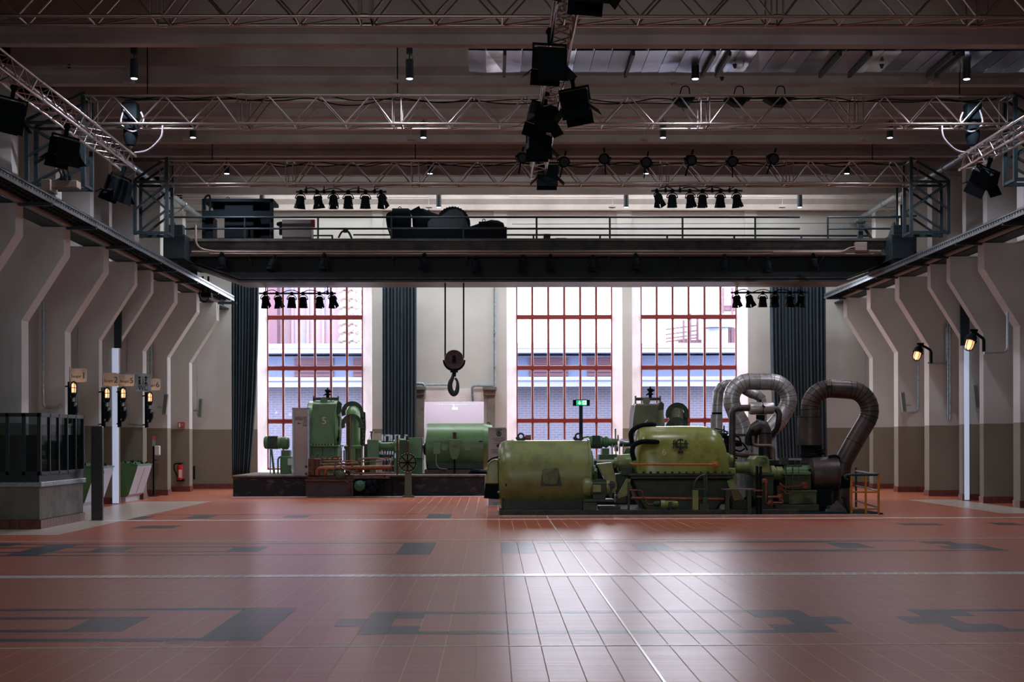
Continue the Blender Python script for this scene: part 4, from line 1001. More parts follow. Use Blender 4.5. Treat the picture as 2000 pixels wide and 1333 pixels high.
mb = MB(); mb.pbox(1140, 1200, 976, 981, GA - .3, GA + .3); mb.pbox(1139, 1166, 981, 1000, GA - .28, GA + .3); mb.pbox(1170, 1212, 989, 1000, GA - .2, GA + .3); mb.pbox(1158, 1183, 966, 976, GA - .2, GA + .2); mb.build('pump_bracket', M_greend, au, bevel=.01)

# ---- casing
cs = thing('compressor', 'large light green domed compressor with cast emblem and yellow pipe', 'compressor', at(1328, 1000, G6))
def shell(mb, D, yb, prof, n=30):
    """half-round casing: prof=[(photo x, top photo y, half width m)], each station an elliptical arch standing on yb"""
    zb = at(prof[0][0], yb, D).z; vs = []
    for x, yt, hw in prof:
        p = at(x, yt, D); h = p.z - zb
        for k in range(n + 1):
            a_ = PI * k / n; vs.append((p.x, D - math.copysign(abs(math.cos(a_)) ** .75, math.cos(a_)) * hw, zb + (math.sin(a_) ** .62 if 0 < k < n else 0) * h))
    m_ = n + 1; fs = [(i * m_ + k, i * m_ + k + 1, (i + 1) * m_ + k + 1, (i + 1) * m_ + k) for i in range(len(prof) - 1) for k in range(n)]
    mb.add(vs, fs, True); mb.add(vs[:m_], [tuple(range(m_))]); mb.add(vs[-m_:], [tuple(reversed(range(m_)))])
pr = [(1240, 860, .45), (1240.5, 850, .52), (1243, 842, .6), (1248, 837, .65), (1256, 834.5, .68), (1272, 833.3, .7), (1330, 832.5, .71), (1368, 832.8, .71), (1382, 834.5, .7), (1394, 839, .67), (1403, 846, .62), (1409, 856, .56), (1413, 868, .5), (1416, 885, .45), (1418, 905, .42)]
mb = MB(); shell(mb, G6, 925, pr)
dome = mb.build('casing_cover', mat('scuffed_lime_green_casing', (138, 148, 70), .26, rgb2=(96, 92, 52), scale=3.6, bump=.10, lo=.5, hi=.8), cs)
mb = MB(); mb.pbox(1228, 1436, 925, 930, G6 - .76, G6 + .76); mb.pbox(1232, 1432, 930, 936, G6 - .72, G6 + .72); mb.build('split_flange', M_greend, cs, bevel=.01)
mb = MB(); bolts_x(mb, 1243, 1425, 924.5, 14, G6 - .70, .028); mb.build('flange_bolts', M_greend, cs)
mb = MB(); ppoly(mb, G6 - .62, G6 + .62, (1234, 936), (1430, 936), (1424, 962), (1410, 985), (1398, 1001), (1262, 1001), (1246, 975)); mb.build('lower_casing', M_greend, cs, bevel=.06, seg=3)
for s_, ps in ((0, ((1224, 936), (1232, 936), (1226, 968), (1208, 974), (1206, 969))), (1, ((1420, 940), (1430, 936), (1444, 960), (1452, 975), (1434, 979)))):
    mb = MB(); ppoly(mb, G6 - .72, G6 - .6, *ps); mb.build('support_fin', M_green, cs)
mb = MB(); mb.pbox(1203, 1224, 968, 984, G6 - .68, G6 - .2); mb.pbox(1430, 1462, 976, 996, G6 - .68, G6 - .2); mb.build('support_pedestal', M_greend, cs, bevel=.01)
mb = MB(); lx(mb, G6, 905, [(1166, 0), (1166, 6), (1200, 6), (1200, 10), (1206, 10), (1206, 16), (1232, 18), (1240, 26), (1240, 0)], 24); mb.build('shaft_bearing', M_green, cs)
mb = MB(); mb.pbox(1214, 1236, 912, 930, G6 - .4, G6 + .4); mb.pbox(1203, 1228, 926, 968, G6 - .2, G6 + .3); mb.build('bearing_pedestal', M_greend, cs, bevel=.02)
# rubber straps over the left end
for ps in (((1235, 868), (1232, 850), (1236, 841), (1247, 834), (1262, 830.5), (1275, 830), (1281, 833)), ((1239, 900), (1235, 885), (1237, 872), (1245, 866), (1258, 863), (1278, 863.5), (1288, 864.5))):
    mb = MB(); dd = -.05 if ps[0][1] < 880 else -.66
    q = catmull([at(x, y, G6 + dd) for x, y in ps], 5); n_ = len(q)
    mb.tube(q, [.055] * (n_ - 4) + [.05, .045, .035, .02], 10); mb.build('insulation_lip', M_matt, cs)
# cast emblem
em = MB(); ED = G6 - .70
c = at(1329, 867, ED)
def rad(px): return S(px, ED)
em.tube([c + Vector((math.cos(a_) * rad(8), 0, math.sin(a_) * rad(8))) for a_ in [math.radians(48 + k * 264 / 20) for k in range(21)]], rad(1.6), 8)
for x0, y0, x1, y1, t in ((1315.5, 861, 1315.5, 874, 1.1), (1318.5, 859.5, 1318.5, 873, .9), (1341, 861, 1341, 874, 1.1), (1338, 859.5, 1338, 873, .9), (1313, 867, 1345, 867, 1.3), (1329, 858, 1329, 879, 1.3), (1318, 874.5, 1340, 874.5, 1.2)):
    em.bar(at(x0, y0, ED), at(x1, y1, ED), rad(t * 1.7), rad(2))
for bx, by in ((1315, 875), (1342, 875), (1329, 879)): em.ball(at(bx, by, ED), rad(1.6), 8)
em.build('cast_emblem', M_black, cs)
MB().pbox(1324, 1334.5, 881.5, 886, ED - .01, ED + .05).build('maker_plate', M_black, cs)
q = at(1265, 851, G6 - .6); text('faded_number', '6', .20, M_cream, cs, at(1297, 884, ED - .02), rotz=0)
mb = MB(); pipe(mb, G6 - .8, 2.1, .1, (1230, 905.5), (1236, 907.5), (1392, 908)); mb.build('drain_pipe', M_yellow, cs)
mb = MB(); ly(mb, G6 - .6, 1395, 908, [(0, 7.5), (.12, 7.5), (.13, 4.5), (.22, 4.2), (.24, 0)], 18); pipe(mb, G6 - .62, 4.6, .05, (1395, 910), (1394, 924)); mb.build('pipe_elbow', M_yellow, cs)
mb = MB(); pipe(mb, G6 - .8, 3.0, .1, (1232, 973.5), (1414, 976)); mb.build('oil_pipe', M_copper, cs)
mb = MB(); pipe(mb, G6 - .82, 1.6, .12, (1230, 958), (1256, 959), (1256, 974)); pipe(mb, G6 - .82, 1.7, .1, (1261, 975), (1263, 986), (1288, 986)); mb.build('small_oil_pipe', M_copper, cs)
mb = MB(); mb.pbox(1226, 1230, 942, 998, G6 - .84, G6 - .78); mb.pbox(1354, 1362, 956, 1000, G6 - .82, G6 - .74)
mb.pbox(1374, 1380, 925, 1000, G6 - .84, G6 - .78); mb.build('pipe_stanchion', M_greend, cs)
# quadrant bracket
mb = MB()
qa = [at(1378 - 23 * math.sin(t_), 956 - 28 * math.cos(t_), G6 - .9) for t_ in [PI / 2 * k / 12 for k in range(13)]]
mb.tube(qa, rad(2.2), 6); mb.bar(at(1354, 956, G6 - .9), at(1383, 956, G6 - .9), rad(4.5), rad(3)); mb.bar(at(1380, 927, G6 - .9), at(1380, 960, G6 - .9), rad(4), rad(3)); mb.build('quadrant_bracket', M_greend, cs)
MB().pbox(1353, 1364, 958, 1000, G6 - .95, G6 - .85).build('quadrant_leg', M_green, cs)
mb = MB(); mb.pbox(1366, 1385, 985, 1000, G6 - .95, G6 - .75); mb.pbox(1372, 1382, 972, 985, G6 - .92, G6 - .8); mb.build('valve_box', M_greend, cs, bevel=.01)

sm = thing('oil_pump', 'small green electric pump on the floor under the front compressor', 'pump', at(1307, 1000, 30.75))
mb = MB(); lx(mb, 30.8, 986, [(1290, 0), (1290, 9), (1299, 9), (1300, 7.5), (1304, 8), (1320, 8), (1324, 6), (1325.5, 0)], 20); mb.build('motor_body', M_green, sm)
MB().pbox(1306, 1313, 981, 991, 30.6, 30.7).build('terminal_box', M_greend, sm, bevel=.008)
mb = MB(); mb.pbox(1293, 1302, 992, 1001, 30.7, 30.9); mb.pbox(1308, 1312, 993, 1001, 30.7, 30.9); mb.pbox(1287, 1330, 998, 1002, 30.65, 31); mb.build('foot_plate', M_greend, sm)
mb = MB(); lx(mb, 30.8, 984, [(1276, 0), (1276, 4), (1283, 6), (1288, 6), (1290, 3), (1290, 0)], 14); mb.build('pump_head', M_greend, sm)

# ---- right-hand end: gear and pump group
gr = thing('gearbox_group', 'worn green gearbox and pump group with copper piping, right of the domed compressor', 'gearbox', at(1510, 1000, G6))
mb = MB(); lx(mb, G6, 898, [(1418, 0), (1418, 13), (1424, 13), (1424, 10), (1432, 9), (1432, 0)], 20); mb.pbox(1418, 1437, 915, 960, G6 - .45, G6 + .3); mb.build('end_bearing', M_green, gr, bevel=.02)
mb = MB(); lx(mb, G6, 914, [(1436, 0), (1436, 10.5), (1437, 11.5), (1464, 11.5), (1465, 10.5), (1465, 0)], 28); mb.build('coupling_guard', M_green, gr)
mb = MB(); ppoly(mb, G6 - .5, G6 + .4, (1472, 925), (1473, 898), (1478, 892), (1496, 891), (1502, 896), (1505, 925)); mb.build('gear_cover', M_green, gr, bevel=.02, seg=3)
mb = MB(); ly(mb, G6 - .5, 1490.5, 900.5, [(0, 8), (.03, 8), (.035, 6), (.02, 5.5), (.03, 0)], 20); mb.pbox(1486, 1495, 898.5, 902.5, G6 - .55, G6 - .5); mb.build('cover_cap', M_green2, gr)
MB().cyl(at(1486, 892, G6), at(1486, 874, G6), .05, n=10).build('breather', M_matt, gr)
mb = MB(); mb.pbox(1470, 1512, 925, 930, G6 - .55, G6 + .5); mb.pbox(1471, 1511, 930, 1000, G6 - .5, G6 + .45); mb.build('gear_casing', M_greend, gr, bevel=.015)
mb = MB(); lx(mb, G6, 925, [(1505, 0), (1505, 15), (1512, 15), (1512, 11), (1516, 11), (1516, 13), (1527, 13), (1528, 8), (1528, 0)], 24); mb.build('pump_flange', M_green, gr)
mb = MB(); lx(mb, G6, 924, [(1528, 0), (1528, 7), (1532, 7), (1532, 14), (1534, 15), (1584, 15), (1584, 0)], 28); mb.pbox(1532, 1584, 922, 928, G6 - .55, G6 + .5); mb.build('pump_casing', M_green2, gr, bevel=.006)
mb = MB(); ppoly(mb, G6 - .5, G6 + .4, (1534, 928), (1584, 928), (1585, 957), (1540, 957)); mb.build('pump_body', M_greend, gr, bevel=.02)
mb = MB(); mb.pbox(1540, 1596, 958, 962, G6 - .6, G6 + .5); mb.pbox(1541, 1595, 962, 985, G6 - .58, G6 + .5); mb.build('tank', mat('chipped_green_tank', (76, 100, 62), .4, rgb2=(30, 42, 36), scale=3, bump=.1, lo=.52, hi=.62), gr, bevel=.008)
MB().pbox(1515, 1600, 986, 999, G6 - .62, G6 + .5).build('tank_plinth', mat('olive_plinth', (70, 78, 56), .5, rgb2=(50, 56, 44), scale=5), gr, bevel=.01)
mb = MB(); ly(mb, G6 - .55, 1493, 941, [(0, 6.5), (.03, 6.5), (.04, 4.5), (.1, 4), (.1, 0)], 16); pipe(mb, G6 - .66, 2.4, .1, (1492, 941), (1496, 945), (1496, 984), (1500, 988)); mb.build('copper_down_pipe', M_copper, gr)
mb = MB(); ly(mb, G6 - .5, 1571, 949, [(0, 7), (.04, 7), (.05, 4), (.05, 0)], 16); pipe(mb, G6 - .62, 2.4, .08, (1568, 949), (1555, 951), (1532, 952), (1527, 948), (1523, 945)); pipe(mb, G6 - .62, 2.0, .08, (1523, 956), (1530, 958), (1534, 963)); pipe(mb, G6 - .6, 1.5, .1, (1549, 957), (1546, 964), (1528, 965), (1518, 968)); mb.build('copper_cross_pipe', M_copper, gr)
mb = MB(); pipe(mb, G6 - .7, 2.4, .1, (1500, 972), (1522, 971), (1526, 974), (1530, 983), (1505, 983), (1498, 984)); ly(mb, G6 - .62, 1503, 983, [(0, 6), (.1, 6), (.12, 0)], 14); ly(mb, G6 - .62, 1523, 971, [(0, 5), (.1, 5), (.12, 0)], 14); mb.build('copper_loop', M_copper, gr)
mb = MB(); mb.pbox(1519, 1530, 950, 976, G6 - .55, G6 - .4); mb.build('valve_block', M_rust, gr)
# railing-like frame around instruments
mb = MB()
for px in (1535, 1548, 1560): mb.bar(at(px, 912, G6 - .7), at(px, 958 if px != 1560 else 935, G6 - .7), rad(2 if px != 1560 else 1))
mb.bar(at(1531, 911, G6 - .7), at(1566, 911, G6 - .7), rad(3)); mb.bar(at(1527, 932, G6 - .7), at(1583, 932, G6 - .7), rad(1)); mb.pbox(1525, 1540, 895, 908, G6, G6 + .2)
for px in (1553, 1564): mb.bar(at(px, 911, G6 - .7), at(px, 902, G6 - .7), rad(2)); mb.ball(at(px, 902, G6 - .7), rad(2), 8)
mb.build('instrument_frame', M_greend, gr)

fb_ = thing('steel_step_frame', 'dark steel step frame at the front of the gearbox, with tall posts', 'frame', at(1445, 1005, 30.62))
mb = MB(); mb.pbox(1413, 1477, 955.5, 958, 30.55, 31.0); mb.build('step_plate', M_stonetop, fb_)
for px, wd in ((1421, 7), (1464, 7)): MB().pbox(px - wd / 2, px + wd / 2, 958, 1009, 30.55, 30.65).build('leg', M_greend, fb_)
for px, yt in ((1479.5, 911), (1486.5, 912)): MB().pbox(px - 1.6, px + 1.6, yt, 1009, 30.55, 30.65).build('post', M_matt, fb_)
mb = MB(); mb.pbox(1471, 1490, 957, 960, 30.54, 30.6); mb.pbox(1478, 1488, 969, 972, 30.54, 30.6); mb.build('cross_bar', M_copper, fb_)
for px, rr_ in ((1434, 9), (1462, 12)):
    mb = MB(); ly(mb, 31.1, px, 981 if rr_ > 10 else 977, [(0, rr_), (.12, rr_), (.13, rr_ * .55), (.2, rr_ * .5), (.2, 0)], 20); mb.build('pipe_flange', M_rust if rr_ < 10 else M_matt, fb_)

# dark drum
dr = thing('expansion_drum', 'dark bronze insulated drum lying at the right end of the front machine', 'drum', at(1612, 1000, G6 - .1))
GD = G6 - .15
mb = MB(); lx(mb, GD, 926, [(1583, 0), (1583, 28), (1584, 31), (1588, 32.3), (1628, 33), (1628, 34), (1630.5, 34), (1630.5, 33), (1634, 33), (1636, 30), (1636, 0)], 48); mb.build('drum_shell', M_insuld, dr)
mb = MB(); lx(mb, GD, 926, [(1579, 0), (1579, 9), (1583, 10)], 18); mb.tube(catmull(pts(GD - .1, (1618, 893), (1630, 891), (1638, 895), (1639, 910)), 5), .03, 8); mb.build('drum_strap', M_matt, dr)
mb = MB(); ppoly(mb, GD - .3, GD + .4, (1585, 955), (1628, 955), (1620, 975), (1610, 1004), (1596, 1004), (1590, 975)); mb.build('drum_saddle', M_matt, dr)
mb = MB(); a = at(1628, 978, 30.9)
mb.add([at(1612, 1004, 30.7), at(1658, 1006, 30.7), at(1660, 1004, 31.6), at(1618, 1002, 31.6), at(1634, 977, 31.2)], [(0, 1, 4), (1, 2, 4), (2, 3, 4), (3, 0, 4), (0, 3, 2, 1)]); mb.build('pyramid_cowl', mat('brown_sheet_cowl', (64, 56, 54), .5), dr)
mb = MB(); mb.tube(catmull(pts(30.75, (1643, 971), (1648, 975), (1652, 990), (1658, 1007)), 5), .015, 6); mb.build('cable', M_matt, dr)

# insulated ducts
def duct(label, D, rpx, path, m, rings=True, fr=None, smoothn=5, group=None, closed_end=None, extra=None, nseg=20, name='insulated_duct'):
    P = path; t = thing(name, label, 'duct', P[0], group)
    mb = MB(); mb.tube(P, rpx, nseg, smooth=True); mb.build('duct_shell', m, t)
    mb = MB()
    for i in range(1, len(P) - 1):
        if (P[i] - P[i - 1]).length < .02: continue
        d = (P[i + 1] - P[i - 1]).normalized(); r_ = rpx if not isinstance(rpx, list) else rpx[i]
        mb.cyl(P[i] - d * .006, P[i] + d * .006, r_ * 1.012, n=nseg)
    mb.build('seam_ring', M_matt if m is M_insuld else mat('seam_ring_grey', (96, 92, 90), .5, .6), t)  # darker rings at the cladding seams
    return t
def arcpts(D, cx, cy, r, a0, a1, n):
    return [at(cx + r * math.cos(math.radians(a0 + (a1 - a0) * k / n)), cy - r * math.sin(math.radians(a0 + (a1 - a0) * k / n)), D) for k in range(n + 1)]
DD = G6 + .25
P = [at(1584, 905, DD), at(1584, 880, DD), at(1583, 815, DD), at(1582, 800, DD)] + arcpts(DD, 1622, 800, 40.5, 172, 92, 6) + arcpts(DD, 1658, 802.5, 40.5, 88, -28, 9) + [at(1668, 865, DD), at(1646, 905, DD), at(1642, 935, DD), at(1642, 1003, DD)]
dk = duct('dark bronze insulated duct rising from the drum and looping over to the floor', DD, S(18, DD), P, M_insuld)
mb = MB(); lz(mb, DD, 1582, [(870, 0), (870, 24.5), (816, 24.5), (815, 25.5), (813, 25.5), (813, 0)], 28); mb.build('wide_sleeve', M_insuld, dk)
mb = MB(); lz(mb, DD, 1584, [(898, 0), (898, 14), (892, 21), (888, 21), (886, 19), (870, 19)], 24)
for px, py in ((1601, 874), (1604, 880), (1606, 886)): mb.cyl(at(px - 8, py, DD - .2), at(px + 4, py, DD - .2), .03, n=8)
mb.build('valve_neck', M_matt, dk)
mb = MB(); lz(mb, DD, 1642, [(1004, 0), (1004, 17), (960, 17.5), (930, 20), (930, 0)], 24); mb.build('lower_sleeve', M_matt, dk)
q = at(1622, 750, DD - .42); mb = MB(); mb.pbox(1617, 1624, 745, 753, DD - .25, DD - .2); mb.build('bare_patch', M_beigebox, dk)

DS = 34.2
rS = S(16.3, DS)
P = [at(1452, 998, DS + .1), at(1452, 850, DS), at(1451, 836, DS)] + [at(1447, 825, DS), at(1437, 809, DS)] + arcpts(DS, 1464, 781, 35.5, 205, 95, 8) + [at(1482, 746, DS), at(1504, 746, DS)] + arcpts(DS, 1506, 781, 34.5, 85, -35, 8) + [at(1521, 822, DS - .1), at(1500, 846, DS - .1), at(1484, 870, DS), at(1480, 996, DS)]
big = duct('large shiny silver insulated duct looping high over the machine', DS, rS, P, M_insul)
mb = MB(); lz(mb, DS, 1452, [(890, 0), (890, 12), (858, 14), (852, 16.5), (848, 17), (848, 0)], 24); mb.build('lower_sleeve', M_insuld, big)
DT = 35.2
P = [at(1399, 905, DT), at(1399, 850, DT), at(1401, 792, DT), at(1403, 766, DT), at(1409, 757, DT), at(1420, 752, DT), at(1440, 750, DT), at(1452, 760, DT + .4), at(1468, 769, DT + .4), at(1478, 772, DT + .4), at(1486, 778, DT + .4), at(1488, 790, DT + .4), at(1488, 905, DT + .4)]
du3 = duct('slim silver insulated duct at the left, passing behind the large loop', DT, S(10, DT), P, M_insul)
mb = MB(); lz(mb, DT, 1400, [(905, 0), (905, 11.5), (810, 11.5), (810, 0)], 20); mb.build('wide_sleeve', M_insul, du3); mb = MB(); lz(mb, DT, 1400.5, [(810, 10.3), (806, 10.3)], 20); mb.build('joint_band', M_matt, du3)
# small dark duct with silver silencer
D4 = 33.0
t4 = thing('silencer_duct', 'grey duct with a shiny horizontal silencer drum inside the big loop', 'duct', at(1488, 798, D4))
mb = MB(); mb.tube([at(1430, 999, D4), at(1430, 850, D4), at(1430, 808, D4), at(1432, 802, D4), at(1438, 798.5, D4), at(1446, 797.5, D4), at(1468, 797.5, D4)], S(6.4, D4), 14); mb.build('inlet_duct', M_insuld, t4)
mb = MB(); lx(mb, D4, 798, [(1464, 0), (1463, 6), (1464, 11.5), (1466, 12.5), (1488, 12), (1509, 11.5), (1511, 10.5), (1512, 0)], 28); mb.build('silencer_drum', M_insul, t4)
mb = MB(); lx(mb, D4, 798, [(1488, 12.4), (1489.2, 12.4)], 28); mb.cyl(at(1485, 786, D4), at(1485, 781, D4), .03, n=8); mb.bar(at(1489, 792, D4 - .16), at(1494, 796, D4 - .16), .03); mb.build('drum_fittings', M_matt, t4)
mb = MB(); mb.tube([at(1511, 799, D4), at(1516, 800, D4), at(1520, 804, D4), at(1522, 810, D4), at(1520, 828, D4), at(1517, 838, D4 + .1), at(1505, 852, D4 + .2), at(1500, 856, D4 + .3)], S(6, D4), 14); mb.build('outlet_duct', M_insuld, t4)
mb = MB(); mb.cyl(at(1485, 811, D4), at(1485, 824, D4), .1, n=14); mb.build('support_neck', M_matt, t4)
D5 = 32.7
t5 = thing('elbow_duct', 'dull grey insulated elbow duct standing below the silencer drum', 'duct', at(1494, 895, D5))
mb = MB(); mb.tube([at(1467, 866, D5 + .3), at(1468, 850, D5 + .2), at(1474, 838, D5), at(1483, 831, D5), at(1490, 833, D5), at(1494, 841, D5), at(1495, 855, D5), at(1495, 898, D5)], S(12.3, D5), 18); mb.build('duct_shell', M_insuld, t5)
mb = MB(); lz(mb, D5, 1495, [(848, 12.8), (846, 12.8)], 20); lz(mb, D5, 1495, [(898, 13), (895, 13)], 20); mb.build('joint_band', M_matt, t5)
mb = MB(); mb.tube(fillet(pts(D5 - .2, (1471, 852), (1471, 868), (1478, 871), (1506, 871), (1511, 877), (1511, 900)), .1, 5), S(3.3, D5), 10); mb.build('brown_pipe', mat('dull_brown_pipe', (120, 96, 84), .5, .3), t5)
mb = MB(); mb.tube(catmull(pts(D5 - .2, (1470, 870), (1466, 856), (1467, 845), (1472, 840)), 5), .03, 8); mb.build('hose', M_matt, t5)
# valve cluster between dome and ducts
vc = thing('valve_cluster', 'dark cluster of valves, hoses and a handwheel behind the green dome end', 'valves', at(1440, 895, 33.3))
DV = 33.2
mb = MB(); c = at(1408, 843, DV); mb.torus(c, (.25, -.3, 1), S(14, DV), .022, 24, 6)
for k in range(5): a_ = 2 * PI * k / 5; mb.cyl(c, c + Vector((math.cos(a_), math.sin(a_) * .9, 0)) * S(14, DV), .012, n=5)
mb.cyl(c, at(1410, 862, DV), .03, n=8); mb.build('handwheel', M_greend, vc)
mb = MB()
for x, y, r in ((1412, 852, 5), (1420, 858, 7), (1429, 850, 5), (1418, 870, 6), (1426, 882, 7), (1438, 868, 5)): ly(mb, DV + .2, x, y, [(0, r), (.3, r), (.34, r * .4), (.4, 0)], 12)
mb.bar(at(1414, 846, DV), at(1414, 832, DV), .03); mb.pbox(1404, 1432, 860, 895, DV + .1, DV + .4); mb.build('valve_bodies', M_matt, vc)
mb = MB()
for ps in (((1420, 858), (1430, 875), (1445, 882), (1455, 876)), ((1425, 864), (1440, 862), (1452, 868), (1460, 880)), ((1412, 866), (1422, 890), (1440, 896)), ((1432, 852), (1444, 856), (1448, 872))): mb.tube(catmull(pts(DV - .15, *ps), 5), .02, 6)
mb.build('hoses', M_matt, vc)
mb = MB(); pipe(mb, DV, 4.2, .1, (1428, 888), (1447, 889)); pipe(mb, DV, 4.8, .1, (1447, 889.5), (1500, 891)); mb.build('brown_pipe', mat('dull_brown_pipe', (120, 96, 84), .5, .3), vc)

# dark long plinth carrying the rear machine 6
p6 = thing('machine_plinth', 'long black raised plinth behind the front right machine', 'plinth', at(1380, 940, 35.5))
mb = MB(); a = at(1154, 902, 35.0); b = at(1640, 902, 35.0); mb.box(a.x, b.x, 35.0, 39.8, 0, a.z); mb.build('plinth_block', M_matt, p6, bevel=.02)
mb = MB(); mb.box(a.x - .02, b.x, 34.9, 35.0, a.z - .09, a.z + .02); mb.build('plinth_edge', M_black, p6)

# ---- rear compressor 6 and its twin 5
def rear_unit(num, D, X, Y, label, sc=1.0, M_green2=M_green2, fb=900):
    """X,Y map machine-5 photo coordinates to this unit's"""
    t = thing('condenser_drum', label, 'condenser', at(X(635), Y(897), D))
    r = lambda v: v * sc
    def LX(mb, yc, prof, n=36): return lx(mb, D, Y(yc), [(X(x), r(q)) for x, q in prof], n)
    mb = MB(); ps = [(604, 0), (604, 50), (606, 52), (652, 52), (655, 54), (661, 54), (661, 40), (664, 36), (664, 0)]
    LX(mb, 836, ps, 48); mb.build('drum_shell', M_green2, t)
    mb = MB(); a = [(603, 872), (610, 788), (656, 788), (655, 872)]
    ppoly(mb, D - .86 * sc, D - .5 * sc, *[(X(x), Y(y)) for x, y in ((604, 870), (604, 845), (607, 812), (611, 788), (657, 788), (653, 812), (652, 845), (652, 870))]); mb.build('front_plate', M_green2, t, bevel=.04, seg=3)
    mb = MB(); mb.pbox(X(604), X(661), Y(870), Y(873.5), D - .9 * sc, D + .6 * sc); mb.pbox(X(604), X(660), Y(874), Y(fb), D - .7 * sc, D + .5 * sc)
    for x in (606, 627, 651): mb.pbox(X(x), X(x + 2), Y(874), Y(898), D - .82 * sc, D - .7 * sc)
    mb.build('foot', M_green2, t, bevel=.008)
    bm = MB(); bolts_x(bm, X(608), X(650), Y(870), 8, D - .85 * sc, .016); bm.build('foot_bolts', M_cream, t)
    mb = MB(); mb.pbox(X(611.5), X(661), Y(777), Y(782), D - .1, D + .1)
    for x in (612, 660): mb.pbox(X(x - .8), X(x + .8), Y(774), Y(792), D - .12, D + .12)
    mb.build('hinge_bar', M_greend, t)
    mb = MB(); q = at(X(632.5), Y(783), D - .45); mb.cyl(at(X(632.5), Y(783), D - .3), at(X(632.5), Y(783), D - .75), S(7, D) * sc, n=16); mb.pbox(X(630), X(636), Y(786), Y(794), D - .8 * sc, D - .5); mb.build('clamp_head', M_green2, t)
    mb = MB(); lz(mb, D, X(640), [(Y(777), 0), (Y(777), r(3)), (Y(773), r(3)), (Y(772), r(6)), (Y(770), r(6)), (Y(769), r(3)), (Y(766), r(3.5)), (Y(765), r(5.5)), (Y(762), r(5.5)), (Y(761), r(2)), (Y(758), r(1)), (Y(757), 0)], 14); mb.cyl(at(X(632), Y(773), D), at(X(648), Y(764), D), .02, n=6); mb.build('relief_valve', M_matt, t)
    mb = MB()
    for ya, yb, dx in ((784, 810, 0), (811, 838, -3), (838, 865, -4)):
        ppoly(mb, D - .5 * sc, D - .35 * sc, (X(662 + dx), Y(ya)), (X(667 + dx), Y(ya + 4)), (X(666 + dx), Y(yb - 5)), (X(660 + dx), Y(yb)), (X(657 + dx), Y(yb)), (X(658 + dx), Y(ya + 3)))
    mb.pbox(X(657), X(662), Y(840), Y(872), D - .5 * sc, D); mb.build('side_clamp', M_greend, t)
    q = at(X(633), Y(823), D - .88 * sc); text('stencil_number', num, .30 * sc, M_cream, t, q)
    # elbow duct
    e = thing('elbow_pipe', 'green elbow pipe with curved collar flanges, right of drum %s' % num, 'pipe', at(X(690), Y(900), D), 'green elbow pipes')
    rp = S(13.5, D) * sc
    P = [at(X(690), Y(870), D), at(X(690), Y(822), D)] + [at(X(690.5), Y(822 - 20 * math.sin(t_)), D + .42 * (1 - math.cos(t_))) for t_ in [PI / 2 * k / 8 for k in range(1, 9)]] + [at(X(690.5), Y(802), D + .9)]
    mb = MB(); mb.tube(P, rp, 24); mb.build('pipe_body', M_green2, e)
    for (cx, cy, ro, ri, tl) in ((690, 806, 21.5, 13.5, .3), (689, 830, 20.5, 13.5, -.1)):
        mb = MB(); c = at(X(cx), Y(cy), D + (.42 if cy < 810 else -.05)); n = 26; vs = []
        for dd in (-.06, .0):
            for R in (ro, ri):
                for k in range(n + 1):
                    a_ = math.radians(-22 + 224 * k / n); vs.append(c + Vector((math.cos(a_) * S(R, D) * sc, dd - .25 * sc, math.sin(a_) * S(R, D) * sc)))
        m_ = n + 1; fs = []
        for k in range(n): fs += [(k, k + 1, m_ + k + 1, m_ + k), (2 * m_ + k, 3 * m_ + k, 3 * m_ + k + 1, 2 * m_ + k + 1), (k, 2 * m_ + k, 2 * m_ + k + 1, k + 1), (m_ + k, m_ + k + 1, 3 * m_ + k + 1, 3 * m_ + k)]
        mb.add(vs, fs); mb.build('collar_flange', M_greend, e)
    mb = MB(); lz(mb, D, X(690), [(Y(877), 0), (Y(877), r(18)), (Y(872), r(18)), (Y(870), r(14)), (Y(870), 0)], 24); mb.build('base_flange', M_green2, e)
    mb = MB(); mb.pbox(X(680), X(694), Y(877), Y(fb), D - .3 * sc, D); mb.pbox(X(674), X(706), Y(874), Y(fb), D + .02, D + .5 * sc); mb.build('pipe_support', mat('pale_green_support', (120, 140, 96), .4), e)
    mb = MB()
    for k in range(9): y0 = 812 + k * 7; mb.pbox(X(705 + (k % 2)), X(709 + (k % 2)), Y(y0), Y(y0 + 4), D + .2, D + .35)
    ppoly(mb, D + .35, D + .5, (X(700), Y(800)), (X(713), Y(806)), (X(714), Y(835)), (X(712), Y(872)), (X(700), Y(872))); mb.build('rear_casing', M_greend, e)
    return t, e
rear_unit('5', 43.2, lambda x: x, lambda y: y, 'tall mid-green drum stencilled 5 on the black stone plinth', fb=929)
rear_unit('6', 38.0, lambda x: 1236 + (x - 606) * 1.0, lambda y: 777 + (y - 777) * 1.13, 'tall olive drum stencilled 6 behind the green dome', 1.06, M_olive, fb=882.5)
# fan motor beside unit 6
m6 = thing('gear_motor', 'small green finned gear motor left of the drum numbered 6', 'motor', at(1175, 900, 37.2))
flanged_motor(37.2, 1150, 1178, 864, 12.5, M_green2, m6)
mb = MB(); lx(mb, 37.2, 864, [(1178, 10), (1181, 10), (1182, 12), (1187, 11), (1188, 8), (1206, 6), (1206, 0)], 18); mb.pbox(1176, 1190, 876, 890, 37, 37.5); mb.pbox(1170, 1206, 888, 899, 36.9, 37.7); ppoly(mb, 37, 37.2, (1211, 899), (1223, 876), (1232, 876), (1232, 899)); mb.build('gear_housing', M_green2, m6, bevel=.01)
mb = MB(); pipe(mb, 37.2, 2, .1, (1140, 855), (1150, 853)); mb.build('inlet_stub', M_green, m6)
mb = MB()
for x, y, r in ((1196, 868, 6), (1204, 874, 8), (1214, 864, 7)): lx(mb, 37.4, y, [(x - 4, 0), (x - 4, r), (x + 3, r), (x + 3, 0)], 16)
